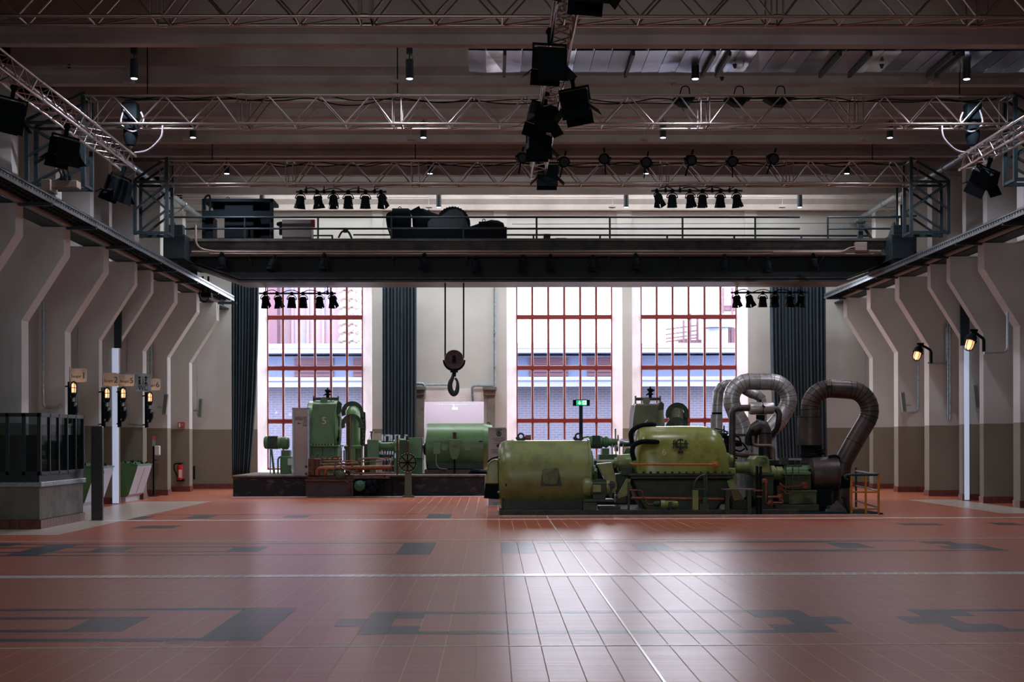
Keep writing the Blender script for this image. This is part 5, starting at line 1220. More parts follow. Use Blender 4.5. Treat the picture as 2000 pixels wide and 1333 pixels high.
lx(mb, 37.4, 866, [(1210, 0), (1210, 7), (1232, 7), (1232, 0)], 16)
for x in (1202, 1207): mb.bar(at(x, 862, 37.2), at(x, 838 if x < 1205 else 850, 37.2), .04)
for k in range(4): mb.bar(at(1196 + k * 7, 868, 37.1), at(1196 + k * 7, 893, 37.1), .03)
mb.build('coupling', M_steel, m6)

# ------------------------------------------------------------ machine 5 on the stone plinth
pa = on_floor(455, 971); ZP = .63
p5 = thing('machine_plinth', 'long low blackened stone plinth below the machine numbered 5', 'plinth', (-4.3, 43.5, 0))
xa, xb = at(455, 971, 41.3).x, at(947, 971, 41.3).x
MB().box(xa, xb, 41.3, 45.2, 0, ZP - .06).build('stone_block', M_stone, p5, bevel=.02)
MB().box(xa - .02, xb + .02, 41.26, 45.25, ZP - .06, ZP).build('top_slab', M_stonetop, p5, bevel=.02)
mb = MB(); mb.box(xa - .02, xb, 41.1, 41.22, 0, .02); mb.build('kerb_line', M_line, p5)
G5 = 43.2
fm = thing('fan_motor', 'green finned motor on a stand at the left end of the plinth', 'motor', at(545, 928, G5))
flanged_motor(G5, 516, 551, 865, 12.5, M_green2, fm)
mb = MB(); lx(mb, G5, 866, [(549, 10), (552, 12), (557, 12), (558, 13), (563, 12), (565, 9), (565, 0)], 20); mb.pbox(549, 566, 880, 893, G5 - .2, G5 + .2); mb.build('gear_head', M_green2, fm, bevel=.01)
MB().pbox(547, 569, 892, 928, G5 - .35, G5 + .3).build('stand', M_green2, fm, bevel=.02)
mb = MB(); mb.pbox(562, 570, 896, 909, G5 - .42, G5 - .35); mb.build('switch_box', M_whitep, fm)
mb = MB(); pipe(mb, G5, 1.6, .2, (543, 928), (543, 896), (549, 892)); mb.bar(at(528, 878, G5), at(528, 928, G5), .03); mb.bar(at(530, 878, G5), at(536, 928, G5), .06); mb.build('stand_pipe', M_green2, fm)

ts = thing('shaft_train', 'green bearings and couplings between drum 5 and the large generator', 'machine', at(775, 920, G5))
mb = MB(); mb.pbox(717, 739, 859, 895, G5 - .35, G5 + .35); mb.pbox(722, 734, 888, 926, G5 - .3, G5 + .3); mb.build('pedestal_bearing', M_green2, ts, bevel=.02)
mb = MB(); lx(mb, G5, 872, [(739, 0), (739, 11), (744, 11), (745, 7.5), (768, 8), (769, 12), (771, 13), (776, 15), (790, 15), (793, 11), (799, 11), (799, 0)], 24); mb.build('coupling_housing', M_green2, ts)
mb = MB(); mb.pbox(770, 795, 872, 882, G5 - .4, G5 + .4); mb.pbox(773, 792, 882, 895, G5 - .3, G5 + .3); mb.pbox(770, 796, 895, 926, G5 - .3, G5 + .3); mb.build('gear_case', M_green2, ts, bevel=.015)
mb = MB(); mb.pbox(799, 824.5, 855, 896, G5 - .4, G5 + .4); mb.pbox(800, 824, 896, 926, G5 - .25, G5 + .3); mb.build('belt_cover', M_green2, ts, bevel=.015)
mb = MB(); lx(mb, G5, 872, [(824, 0), (824, 4), (832, 4), (832, 0)], 12)
mb.cyl(at(726, 860, G5), at(726, 846, G5), .03, n=8); mb.cyl(at(726, 846, G5), at(726, 843, G5), .06, n=8); mb.bar(at(725, 846, G5), at(720, 860, G5), .02)
for x, yt in ((747, 849), (752, 852), (761, 849), (765, 850), (772, 851), (780, 850), (791, 851)): mb.bar(at(x, 862, G5 - .1), at(x, yt, G5 - .1), .05)
for x0, x1 in ((752, 762), (770, 777), (790, 796)): mb.bar(at(x0, 851, G5 - .1), at(x1, 851, G5 - .1), .05)
for k in range(7): mb.bar(at(742 + k * 5, 882, G5), at(742 + k * 5, 900, G5), .04)
mb.build('tie_rods', M_steel, ts)
MB().pbox(727, 744, 847, 860, 45.0, 45.03).build('notice_plate', M_sign, ts)
mb = MB(); lx(mb, G5, 892, [(732, 0), (732, 4), (768, 4), (768, 0)], 10); mb.pbox(711, 722, 868, 930, G5 + .1, G5 + .3); mb.build('lower_housing', M_greend, ts)

g5 = thing('generator', 'large mid-green cylindrical generator on timber beams, right end of plinth', 'generator', at(892, 920, G5))
mb = MB(); lx(mb, G5, 873, [(831, 0), (831, 8), (832.5, 36), (833, 42), (835, 45.5), (943, 45.5), (943, 46.3), (945, 46.3), (945, 45), (961, 41.5), (962, 38), (962, 0)], 48); mb.build('shell', M_green2, g5)
mb = MB(); lx(mb, G5, 878, [(827, 0), (827, 8), (832, 14), (832, 0)], 18); mb.pbox(836, 944, 903, 917.2, G5 - .55, G5 + .55); mb.build('skirt', M_greend, g5, bevel=.02)
mb = MB(); ppoly(mb, G5 - .82, G5 - .6, (877, 859), (899, 859), (899, 882), (893, 898), (882, 898), (877, 882)); mb.build('terminal_box', mat('olive_terminal_box', (96, 122, 66), .4), g5, bevel=.015)
mb = MB(); mb.cyl(at(888, 856, G5 - .68), at(888, 845, G5 - .68), .05, .06, 12); mb.build('cable_gland', M_rust, g5)
text('maker_letters', 'AEG', .09, M_greend, g5, at(888, 872, G5 - .84))
mb = MB(); mb.pbox(846, 860, 866, 888, G5 - .76, G5 - .68)
for x in (848, 858):
    for y in (868, 877, 886): ly(mb, G5 - .76, x, y, [(0, 1), (.02, .9), (.02, 0)], 6)
mb.build('junction_box', M_green2, g5, bevel=.006)
mb = MB(); ppoly(mb, G5 - .74, G5 - .68, (863, 868), (874, 868), (874, 880), (863, 880)); ppoly(mb, G5 - .74, G5 - .68, (908, 867), (919, 867), (919, 880), (908, 880)); mb.build('hatch', M_green2, g5)
mb = MB(); pipe(mb, G5 - .76, 1.2, .15, (852, 888), (852, 908), (858, 916), (874, 917)); mb.build('copper_conduit', M_beigebox, g5)
mb = MB(); mb.pbox(886, 889, 898, 927, G5 - .74, G5 - .68); mb.cyl(at(954, 834, G5), at(954, 829, G5), .02, n=6); mb.torus(at(954, 828, G5), (0, 1, 0), .04, .01, 10, 5); mb.pbox(935, 942, 862, 864, G5 - .7, G5 - .66); mb.build('fittings', M_matt, g5)
for x0, x1, y0 in ((829, 869.5, 918), (870, 926, 918)):
    tag(MB().box(at(x0, 900, G5 - .7).x, at(x1, 900, G5 - .7).x, G5 - .7, G5 + .5, ZP + .002, at(870, 918, G5 - .7).z).build('timber_beam', M_wood, bevel=.01), 'weathered timber beam under the %s half of the green generator' % ('left' if x0 < 850 else 'right'), 'beam', 'timber beams under the generator')
t = thing('cloth_cover', 'crumpled black cover lying beside the generator foot', 'cover', at(930, 925, 42.4))
mb = MB(); mb.ball(at(930, 922, 42.3), .16, 14, (1.1, .8, .6)); mb.ball(at(942, 923, 42.3), .16, 14, (1.3, .8, .45)); mb.ball(at(922, 926, 42.3), .12, 12, (1, .8, .6)); mb.build('cover_cloth', M_matt, t)

# green bins glimpsed between
for x0, x1, y0, lab in ((811, 819, 902, 'slim green cabinet seen left of the generator, below the doorway'), (823, 827, 899, 'narrow green post cabinet beside the generator, below the doorway')):
    tag(MB().pbox(x0, x1, y0, 930, 44.6, 45).build('green_cabinet', mat('bright_green_cabinet', (38, 120, 74), .4), bevel=.01), lab, 'cabinet')

# oil console in front of the plinth
oc = thing('oil_console', 'rust-brown oil tank console with many copper pipes before drum 5', 'oil console', at(670, 971, 41))
DO = 41.0
MB().pbox(597, 690, 940, 970, DO - .15, DO + .2).build('tank', mat('dark_maroon_tank', (58, 40, 40), .5, rgb2=(44, 34, 36), scale=5), oc, bevel=.01)
mb = MB(); mb.pbox(595, 692, 937, 940, DO - .2, DO + .25); mb.pbox(600, 760, 932, 936, DO - .1, DO + .6); mb.build('tank_lid', M_rust, oc)
mb = MB(); mb.pbox(602, 614, 896, 929, DO - .1, DO + .3); mb.pbox(614, 625, 897, 928, DO - .05, DO + .3); mb.pbox(600, 690, 928, 938, DO, DO + .5); mb.build('cooler_block', M_rust, oc, bevel=.012)
for yy, x0, x1, r, d in ((898, 612, 668, 1.6, 0), (902, 632, 690, 1.4, -.1), (908, 626, 690, 1.5, .1), (912, 630, 770, 1.6, 0), (897, 704, 760, 1.5, .1), (903, 690, 745, 1.2, .1), (907, 668, 700, 2.2, 0), (925, 690, 770, 1.6, -.1), (930, 705, 755, 1.4, 0), (918, 700, 740, 1.2, 0)):
    mb = MB(); pipe(mb, DO + d, r, .1, (x0, yy), (x1, yy - 1)); mb.build('copper_pipe', M_copper, oc)
mb = MB(); pipe(mb, DO - .1, 4.2, .15, (619, 929), (619, 916), (640, 915)); pipe(mb, DO - .1, 4.4, .15, (635, 929), (636, 916), (660, 915), (764, 913)); mb.build('main_oil_pipe', M_copper, oc)
for px, y0, y1, r in ((682, 812, 934, 2.7), (706, 912, 930, 1.6), (655, 900, 924, 1.0), (703, 899, 928, 1.3), (672, 880, 900, 1.4), (776, 851, 928, 1.8), (797, 862, 884, 1.8)):
    mb = MB(); pipe(mb, DO + .1, r, .1, (px, y1), (px, y0)); mb.build('riser_pipe', M_rust, oc)
mb = MB(); pipe(mb, DO + .1, 2.2, .1, (760, 912), (765, 898), (767, 893)); mb.build('chrome_pipe', M_steel, oc)
mb = MB()
for x, y, r in ((608, 892, 2), (620, 889, 1.6), (629, 895, 2.4), (648, 895, 2), (632, 903, 2), (630, 909, 2.4), (660, 906, 1.8), (652, 908, 1.5), (700, 902, 2), (714, 905, 1.5), (688, 910, 2), (697, 920, 2.6), (604, 922, 3), (598, 912, 3), (598, 926, 3), (640, 897, 1.5)): mb.ball(at(x, y, DO - .15), S(r, DO), 8)
for x0, y0, x1, y1 in ((619, 895, 622, 888), (650, 895, 664, 893), (655, 893, 662, 897)): mb.bar(at(x0, y0, DO - .15), at(x1, y1, DO - .15), .03)
mb.build('valve_handles', M_rust, oc)
mb = MB()
for ps in (((655, 902), (655, 908), (652, 922)), ((662, 896), (668, 905), (668, 915), (690, 922)), ((700, 900), (706, 904), (704, 912)), ((700, 897), (720, 895), (744, 896), (752, 900))): mb.tube(catmull(pts(DO - .18, *ps), 5), .02, 6)
mb.build('capillary_pipes', M_steel, oc)
mb = MB(); ly(mb, DO, 666, 928, [(0, 9), (.25, 9), (.27, 6), (.34, 5), (.36, 0)], 18); lx(mb, DO - .1, 924, [(652, 0), (652, 5), (662, 7), (672, 7), (672, 0)], 14); mb.build('oil_pump', M_greend, oc)
mb = MB(); mb.tube(fillet(pts(DO - .2, (600, 939), (676, 939.5), (682, 946), (683, 966)), .2, 5), .035, 8); mb.pbox(616, 622, 953, 954.5, DO - .2, DO - .15); mb.pbox(621.5, 622.5, 948, 955, DO - .2, DO - .15); mb.pbox(622, 629, 948, 949, DO - .2, DO - .15); mb.build('tank_trim', M_rust, oc)
m9 = MB(); ly(m9, DO - .1, 704, 949, [(0, 10.5), (.3, 10.5), (.34, 7), (.36, 0)], 22); lx(m9, DO - .05, 949, [(693, 0), (693, 8), (715, 9), (716, 0)], 16); m9.build('round_motor', M_green2 if False else mat('deep_green_motor', (28, 84, 56), .4), oc)
mb = MB()
for x, y, r in ((722, 944, 7), (728, 956, 8), (718, 962, 6), (732, 942, 5), (736, 950, 4)): ly(mb, DO, x, y, [(0, r), (.3, r), (.32, r * .5), (.36, 0)], 14)
mb.pbox(712, 735, 938, 968, DO, DO + .2); mb.build('gear_pump', M_matt, oc)
mb = MB()
for ps in (((746, 934), (744, 945), (742, 968)), ((752, 930), (748, 945), (747, 968)), ((765, 938), (766, 955), (765, 970)), ((735, 935), (739, 938), (738, 966))): mb.tube(catmull(pts(DO - .05, *ps), 5), .025, 6)
mb.build('drain_hoses', M_matt, oc)
for k in range(8):
    pass
# round dial valve on its post
dv = thing('dial_valve', 'round green wheel-like dial valve on a floor post before the plinth', 'valve', at(795, 971, 41.0))
mb = MB(); ly(mb, DO, 796, 904, [(0, 15.5), (.06, 17), (.10, 17), (.12, 15.5), (.10, 14.5), (.12, 0)], 32); mb.build('dial_body', mat('olive_dial', (96, 106, 66), .45), dv)
mb = MB(); c = at(796, 904, DO - .13); mb.torus(at(796, 904, DO - .1), (0, 1, 0), S(16.5, DO), .02, 28, 6)
for k in range(8):
    a_ = PI * k / 8 * 2; mb.bar(c, c + Vector((math.cos(a_) * S(15.5, DO), 0, math.sin(a_) * S(15.5, DO))), .035, .03)
mb.build('dial_spokes', M_matt, dv)
mb = MB(); bolts_ring_y(mb, 796, 904, DO - .02, 17.6, 20, .02); mb.build('rim_bolts', M_steel, dv)
mb = MB(); ppoly(mb, DO, DO + .14, (791, 921), (803, 921), (804, 968), (790, 968)); mb.pbox(786, 808, 968, 971.5, DO - .1, DO + .2); mb.build('post', mat('olive_post', (84, 90, 66), .5), dv, bevel=.008)
mb = MB(); mb.pbox(780, 795, 860, 905, DO + .15, DO + .3); mb.build('back_bracket', M_greend, dv)
# ============================================================ CURTAINS
def curtain(x0t, x1t, x0b, x1b, yt, yb, D, label, folds, amp=.09, seed=1):
    rr = random.Random(seed); n = folds * 8; rows = 14
    ph = [rr.uniform(-.5, .5) for _ in range(folds + 1)]
    vs = []
    for j in range(rows + 1):
        t = j / rows; y = yt + (yb - yt) * t; te = t ** 2.2
        for i in range(n + 1):
            s_ = i / n; s_ = min(1, max(0, s_ + .012 * math.sin(s_ * 29 + seed) + .01 * math.sin(s_ * 13))); x = (x0t + (x1t - x0t) * s_) * (1 - te) + (x0b + (x1b - x0b) * s_) * te
            p = at(x, y, D); k = int(s_ * folds); amp_ = amp * (.55 + .6 * abs(math.sin(s_ * 17 + seed))); a_ = s_ * folds * 2 * PI + ph[min(k, folds)] * math.sin(s_ * PI * folds) ** 2
            vs.append((p.x, D + amp_ * math.sin(a_) * (.8 + .2 * math.sin(3.1 * t + k)), p.z))
    m_ = n + 1; mb = MB()
    mb.add(vs, [(j * m_ + i, j * m_ + i + 1, (j + 1) * m_ + i + 1, (j + 1) * m_ + i) for j in range(rows) for i in range(n)], True)
    o = mb.build('stage_curtain', M_curt); s = o.modifiers.new('thickness', 'SOLIDIFY'); s.thickness = .012
    tag(o, label, 'curtain', 'tall blackout curtains'); return o
curtain(452, 505, 453, 487, 540, 934, 47.0, 'slate-blue curtain gathered at the bottom, left of the left window', 9, seed=3)
curtain(747, 813, 747, 812, 538, 950, 47.6, 'slate-blue curtain hanging between the left window and the hook', 10, seed=5)
curtain(1503, 1612, 1515, 1616, 540, 925, 47.0, 'broad slate-blue curtain behind the big ducts, right of the windows', 16, seed=8)
for x0, x1, D in ((448, 512, 47), (742, 820, 47.6), (1497, 1618, 47)):
    tag(MB().cyl(at(x0, 540, D), at(x1, 540, D), .03, n=8).build('curtain_rail', M_matt), 'dark curtain rail above the %s curtain' % ('left' if x0 < 500 else 'middle' if x0 < 900 else 'right'), 'rail')

# ============================================================ LEFT SIDE
# kiosk
k0 = on_floor(79, 1034.6); k1 = on_floor(163, 1017.5)
KX, KY0, KY1 = k0.x, k0.y, k1.y; KB = .79
kx = -12.6 if False else -10.7
ks = thing('reception_kiosk', 'grey concrete kiosk with tiled foot and black-framed glass screen', 'kiosk', (KX - 1, KY0 + 1, 0))
MB().box(kx, KX - .02, KY0 + .02, KY1 - .02, .17, KB).build('concrete_base', M_conc, ks, bevel=.012)
sk2 = MB()
nn = 15
for k in range(nn): w_ = (KY1 - KY0) / nn; sk2.box(KX - .05, KX + .01, KY0 + k * w_ + .003, KY0 + (k + 1) * w_ - .003, 0, .17)
nn = 12
for k in range(nn): w_ = (KX - kx) / nn; sk2.box(kx + k * w_ + .003, kx + (k + 1) * w_ - .003, KY0 - .01, KY0 + .05, 0, .17)
sk2.box(kx, KX - .03, KY0 + .03, KY1, 0, .165); sk2.build('tiled_foot', M_tilebase, ks)
MB().box(kx, KX + .03, KY0 - .04, KY1 + .02, KB, KB + .09).build('steel_sill', M_galv, ks, bevel=.01)
MB().box(kx, KX - .02, KY0, KY1, KB + .09, KB + .22).build('sill_band', M_black, ks)
ZG0, ZG1 = KB + .22, at(79, 807, KY0).z
mb = MB(); mb.box(kx, KX, KY0 - .01, KY0 + .05, ZG1 - .07, ZG1); mb.box(KX - .05, KX + .01, KY0, KY1, ZG1 - .07, ZG1); mb.box(kx, KX, KY0 - .01, KY0 + .05, ZG0, ZG0 + .06); mb.box(KX - .05, KX + .01, KY0, KY1, ZG0, ZG0 + .06); mb.build('screen_frame', M_black, ks)
for k in range(6):
    y = KY0 + .02 + (KY1 - KY0 - .06) * k / 5; MB().box(KX - .05, KX + .01, y - .025, y + .025, ZG0, ZG1).build('screen_post', M_black, ks)
for px in (14, 46, 76): q = at(px, 900, KY0); MB().box(q.x - .03, q.x + .03, KY0 - .01, KY0 + .05, ZG0, ZG1).build('screen_post', M_black, ks)
MB().box(kx, KX, KY0 + .015, KY0 + .025, ZG0, ZG1).build('glass', M_glassd, ks); MB().box(KX - .025, KX - .015, KY0, KY1, ZG0, ZG1).build('glass', M_glassd, ks)
MB().box(kx, KX - .05, KY1 - .04, KY1, ZG0, ZG1 - .4).build('back_panel', M_black, ks)
# things inside kiosk: red machine + dispenser
ds2 = thing('sanitiser_stand', 'dispenser stand with red card seen through the kiosk glass', 'dispenser', at(131, 985, 30.6))
mb = MB(); mb.bar(at(131, 840, 30.6), (at(131, 840, 30.6).x, 30.6, .0), .04); mb.build('pole', M_black, ds2)
MB().pbox(125, 134, 850, 866, 30.5, 30.55).build('red_card', M_signred, ds2); MB().pbox(129, 134, 836, 851, 30.5, 30.55).build('white_card', M_whitep, ds2)
MB().pbox(133, 142, 878, 905, 30.4, 30.6).build('dispenser', M_whitep, ds2, bevel=.02)
MB().pbox(125, 135, 862, 884, 30.35, 30.55).build('bottle_holder', M_matt, ds2, bevel=.02)

# steel stele
q = on_floor(189, 1018)
bo = thing('information_stele', 'tall dark grey metal stele standing right of the kiosk', 'stele', (q.x, q.y, 0))
MB().pbox(178, 199.5, 833, 1016.5, q.y, q.y + .12).build('body', mat('dark_anodised_metal', (66, 66, 68), .35, .6), bo, bevel=.012)
mb = MB(); mb.box(q.x - .14, q.x + .14, q.y - .03, q.y + .16, 0, .012); mb.build('base_plate', M_steel, bo)
mb = MB(); ly(mb, q.y, 183, 863, [(0, 2.6), (.006, 2.6), (.006, 1.4), (.004, 1.4), (.004, 0)], 14); mb.pbox(181, 185, 851, 856, q.y - .004, q.y); mb.build('engraved_emblem', M_ink, bo)

# consoles
def console(x0, x1, xt, ytop, ybot, D, label):
    t = thing('control_console', label, 'console', at(x0, ybot, D), 'slanted control consoles')
    a = at(x0, ybot, D); b = at(x1, ybot, D); top = at(x0, ytop, D).z
    # profile in depth: slanted front leaning outwards at the top, green end face towards the viewer
    W1 = b.x - a.x; xt_ = at(xt, ytop, D).x
    mb = MB(); mb.prism([(a.x, .14), (b.x, .14), (b.x + .06, .2), (xt_, top - .08), (xt_, top), (a.x, top + .05)], 'y', D, D + .02); mb.build('end_panel', M_green2, t)
    mb = MB(); mb.prism([(a.x, .14), (b.x, .14), (b.x + .06, .2), (xt_, top - .08), (xt_, top - .02), (a.x, top + .04)], 'y', D + .02, D + 1.6); mb.build('front_panel', M_ltgrey, t, bevel=.008)
    mb = MB(); mb.prism([(a.x + .02, top + .05), (xt_ + .02, top - .02), (xt_ + .02, top + .01), (a.x, top + .08)], 'y', D, D + 1.62); mb.build('desk_top', M_green2, t)
    mb = MB(); mb.box(a.x + .03, b.x - .03, D + .03, D + 1.57, 0, .14); mb.build('plinth', M_ltgrey, t)
    mb = MB(); rr = random.Random(int(x0))
    for k in range(22):
        u = rr.random(); y = D + .06 + 1.45 * rr.random(); x = a.x + .04 + (xt_ - a.x - .1) * u; z = top + .07 - .07 * u
        mb.cyl((x, y, z), (x, y, z + rr.uniform(.02, .07)), .018, n=6)
    mb.build('switches', M_matt, t)
    mb = MB(); mb.prism([(b.x + .063, .2), (b.x + .068, .2), (xt_ + .006, top - .1), (xt_ + .001, top - .1)], 'y', D + .78, D + .79); mb.build('panel_gap', M_matt, t)
console(234, 247, 268, 909, 978, 38.2, 'green-and-white slanted control console against the left wall, farther one')
console(140, 160, 186, 914, 998, 33.4, 'green-and-white slanted control console half hidden behind the grey stele')

# dispenser stand
q = on_floor(300, 970)
dp = thing('sanitiser_stand', 'black hand-sanitiser stand with white dispenser and orange card near the left pillars', 'dispenser', (q.x, q.y, 0))
D = q.y
mb = MB(); mb.lathe((q.x, D, 0), (0, 0, 1), [(0, 0), (0, .17), (.012, .17), (.03, .05), (.03, 0)], 24); mb.build('base', M_matt, dp)
MB().bar(q + Vector((0, 0, .02)), at(300, 860, D), .045).build('pole', M_matt, dp)
MB().pbox(297.5, 303, 860, 872, D - .03, D - .02).build('instruction_card', M_signg, dp); MB().pbox(297.5, 303, 852.5, 860, D - .03, D - .02).build('orange_card', mat('orange_card', (206, 92, 60), .5), dp)
MB().pbox(301.5, 311, 871, 890, D - .12, D + .06).build('dispenser', M_whitep, dp, bevel=.025)
MB().pbox(299, 307, 898.5, 900, D - .1, D + .02).build('drip_tray', M_matt, dp)

# extinguisher and its sign on the pillar
D = 45.85
ex = thing('fire_extinguisher', 'red fire extinguisher with black hose mounted on a left pillar near the back', 'extinguisher', at(352, 940, D - .1))
DE = D - .12
mb = MB(); lz(mb, DE, 351.5, [(938.5, 0), (938.5, 5.2), (937, 5.8), (913, 5.8), (909, 4.8), (907.5, 2), (906, 0)], 22); mb.build('cylinder', M_red, ex)
mb = MB(); lz(mb, DE, 351.5, [(909, 2.4), (906, 2.4), (906, 0)], 12); mb.pbox(346, 357.5, 904.5, 906.5, DE - .05, DE + .02); mb.build('valve_head', M_matt, ex)
mb = MB(); mb.tube(catmull(pts(DE - .04, (350, 907), (343, 906), (340, 910), (341, 919), (345, 928), (346.5, 936)), 6), .022, 8); mb.build('hose', M_matt, ex)
MB().pbox(349, 355, 918, 934, DE - .108, DE - .10).build('label_patch', M_whitep, ex)
MB().pbox(345, 358, 936, 941, DE - .06, D + .06).build('wall_bracket', M_matt, ex)
es = thing('extinguisher_sign', 'small square red fire safety sign on the pillar above the extinguisher', 'sign', at(353.5, 831, D - .01))
MB().pbox(347.5, 360, 825, 837, D - .02, D + .06).build('plate', M_signred, es)
mb = MB(); mb.pbox(349, 352.5, 827, 835.5, D - .024, D - .02); mb.pbox(355.5, 357.5, 828, 835, D - .024, D - .02); mb.pbox(354.5, 358, 830, 835, D - .024, D - .02); mb.build('pictogram', M_whitep, es)
tag(MB().pbox(377, 380, 911, 937, 47.6, 47.7).build('wall_socket_panel', M_matt), 'small black panel low on the back wall beside the last left pillar', 'panel')

# pillar signal assemblies with signs
def signal(x, ytop, ybot, D, label, body, snum, sx0, sx1, sy0, sy1):
    t = thing('signal_lamp', label, 'signal lamp', at(x, ybot, D), 'signal lamps on the left pillars')
    k = (ybot - ytop) / 78.0; f = lambda y: ytop + (y - 757) * k; g = lambda dx: x + dx * k
    mb = MB(); mb.pbox(g(-7), g(-2), f(757), f(835), D, D + .06)
    for yy_ in (f(765), f(828)): q9 = at(g(-4), yy_, D + .04); mb.bar(q9, (CL - .05, [dd for dd, tt in COLL if abs(dd - D) < 1.2][0] + .1, q9.z), .03)
    mb.build('back_plate', M_matt, t)
    mb = MB(); lz(mb, D - .06, g(4), [(f(777), 0), (f(777), 4 * k), (f(766), 4.4 * k), (f(762), 3.6 * k), (f(759), 0)], 14); mb.build('lamp_glass', M_bulb, t)
    mb = MB(); c0 = at(g(4), f(758), D - .06); c1 = at(g(4), f(779), D - .06); R = S(5.6 * k, D)
    for q_ in range(6):
        a_ = PI / 3 * q_; u = Vector((math.cos(a_), math.sin(a_), 0)) * R
        mb.tube([c0 + Vector((0, 0, .02)), c0 + u * .7, c0 + u + Vector((0, 0, -.05)), c1 + u], .008, 5)
    mb.torus((c0 + c1) / 2, (0, 0, 1), R, .008, 14, 5); mb.cyl(c1, at(g(4), f(786), D - .06), R * 1.05, R * .7, 14); mb.build('lamp_cage', M_matt, t)
    mb = MB(); mb.pbox(g(-3), g(7), f(794), f(818), D - .12, D + .02); ppoly(mb, D - .13, D, (g(7), f(798)), (g(10), f(802)), (g(10), f(812)), (g(4), f(824)), (g(0), f(824))); mb.pbox(g(-2), g(2), f(786), f(795), D - .08, D); mb.pbox(g(-5), g(0), f(822), f(834), D - .08, D); mb.build('horn_unit', M_matt, t, bevel=.01)
    mb = MB(); mb.pbox(g(1), g(4), f(788), f(794), D - .11, D - .06); mb.pbox(g(5), g(8), f(796), f(803), D - .15, D - .1); mb.build('bright_fittings', M_steel, t)
    L = bpy.data.lights.new('signal_glow', 'POINT'); L.energy = 1.2; L.color = (1, .66, .42); L.shadow_soft_size = .05
    lo = bpy.data.objects.new('signal_glow', L); COL.objects.link(lo); lo.location = at(g(4), f(768), D - .25)
    s = thing('enamel_sign', 'cream enamel sign reading Sauger %s on a bracket, beside a left pillar' % snum, 'sign', at((sx0 + sx1) / 2, sy1, D - .02), 'Sauger signs')
    a, b = at(sx0, sy1, D - .02), at(sx1, sy0, D - .02); mb = MB(); r_ = .05
    poly = []
    for cx, cz, a0 in ((b.x - r_, b.z - r_, 0), (a.x + r_, b.z - r_, 90), (a.x + r_, a.z + r_, 180), (b.x - r_, a.z + r_, 270)):
        for q_ in range(5): an = math.radians(a0 + 22.5 * q_); poly.append((cx + r_ * math.cos(an), cz + r_ * math.sin(an)))
    mb.prism(poly, 'y', D - .03, D - .015); mb.build('plate', M_sign, s)
    w_ = b.x - a.x; h_ = b.z - a.z; cz = a.z + h_ * .42
    text('word_lettering', 'Sauger', h_ * .30, M_ink, s, (a.x + w_ * .36, D - .032, cz), width=w_ * .62)
    text('number_lettering', snum, h_ * .62, M_ink, s, (a.x + w_ * .83, D - .032, a.z + h_ * .46))
    mb = MB(); mb.bar((a.x - .015, D - .02, a.z - .12), (a.x - .015, D - .02, b.z + .04), .02); mb.bar((a.x - .015, D - .02, a.z + .05), (a.x + .05, D - .02, a.z + .05), .015); mb.bar((a.x - .015, D - .02, b.z - .05), (a.x + .05, D - .02, b.z - .05), .015); mb.build('bracket', M_steel, s)
    return t
signal(139.5, 746, 828, 32.3, 'caged amber signal lamp with horn on the nearest lamp-bearing left pillar', 0, '1', 138, 169, 720, 747)
signal(205, 757, 836, 34.9, 'caged amber signal lamp with horn under the Sauger 2 sign', 0, '2', 202, 231.5, 729, 755)
signal(236.5, 757, 835, 36.6, 'caged amber signal lamp with horn under the Sauger 5 sign', 0, '5', 233.5, 262, 732, 755)
signal(289, 766, 836, 39.4, 'caged amber signal lamp with horn under the toilet sign', 0, '6', 284, 313, 740, 763)
D = 37.8
wc = thing('toilet_sign', 'hanging grey WC sign with man and woman symbols', 'sign', at(280, 765, D))
MB().pbox(263.5, 295, 732, 765, D, D + .012).build('plate', M_signg, wc)
q = at(279.5, 758.5, D - .006); text('lettering', 'WC', .20, M_ink, wc, q, width=S(18, D))
mb = MB()
for cx in (272.5, 285): ly(mb, D, cx, 738, [(0, 2.6), (.006, 2.6), (.006, 0)], 14)
mb.pbox(270.5, 274.7, 741.5, 751.5, D - .006, D); mb.pbox(278.6, 279.4, 736, 752, D - .006, D)
ppoly(mb, D - .006, D, (282.5, 741.5), (287.5, 741.5), (285.3, 745.5), (289, 751.5), (281, 751.5), (284.7, 745.5)); mb.build('pictograms', M_ink, wc)
mb = MB(); mb.bar(at(220, 729.5, D - .8), at(297, 731, D), .025); mb.bar(at(265, 731, D), at(265, 733, D), .02); mb.bar(at(293, 731, D), at(293, 733, D), .02); mb.build('hanging_rail', M_galv, wc)
MB().pbox(232, 261, 731.5, 736.5, D - .3, D - .25).build('small_plate', M_signg, wc)

# wall loudspeakers (slim columns tilted)
def speaker(x, y0, y1, D, tilt, label, pipex=None, s_=1):
    c = at(x, (y0 + y1) / 2, D); h = S(y1 - y0, D); t = thing('column_loudspeaker', label, 'loudspeaker', c, 'slim column loudspeakers')
    M = Matrix.Translation(c) @ Matrix.Rotation(tilt, 4, 'Y')
    mb = MB(); mb.box(-.06, .06, -.07, .07, -h / 2, h / 2, M); mb.build('cabinet', mat('grey_speaker_cabinet', (134, 140, 128), .5), t, bevel=.01)
    mb = MB(); mb.box(-.045, .045, -.075, -.07, -h / 2 + .04, h / 2 - .04, M); mb.build('grille', mat('grey_grille', (96, 104, 98), .6), t)
    mb = MB(); mb.cyl(c + Vector((-s_ * .05, .05, -h * .12)), c + Vector((-s_ * .25, .12, -h * .12)), .03, n=8); mb.bar(c + Vector((-s_ * .02, .05, -h * .4)), c + Vector((-s_ * .1, .05, -h * .35)), .03); mb.build('bracket', M_galv, t)
speaker(122.5, 743, 797, 32.9, .10, 'slim grey column loudspeaker, nearest on the left wall')
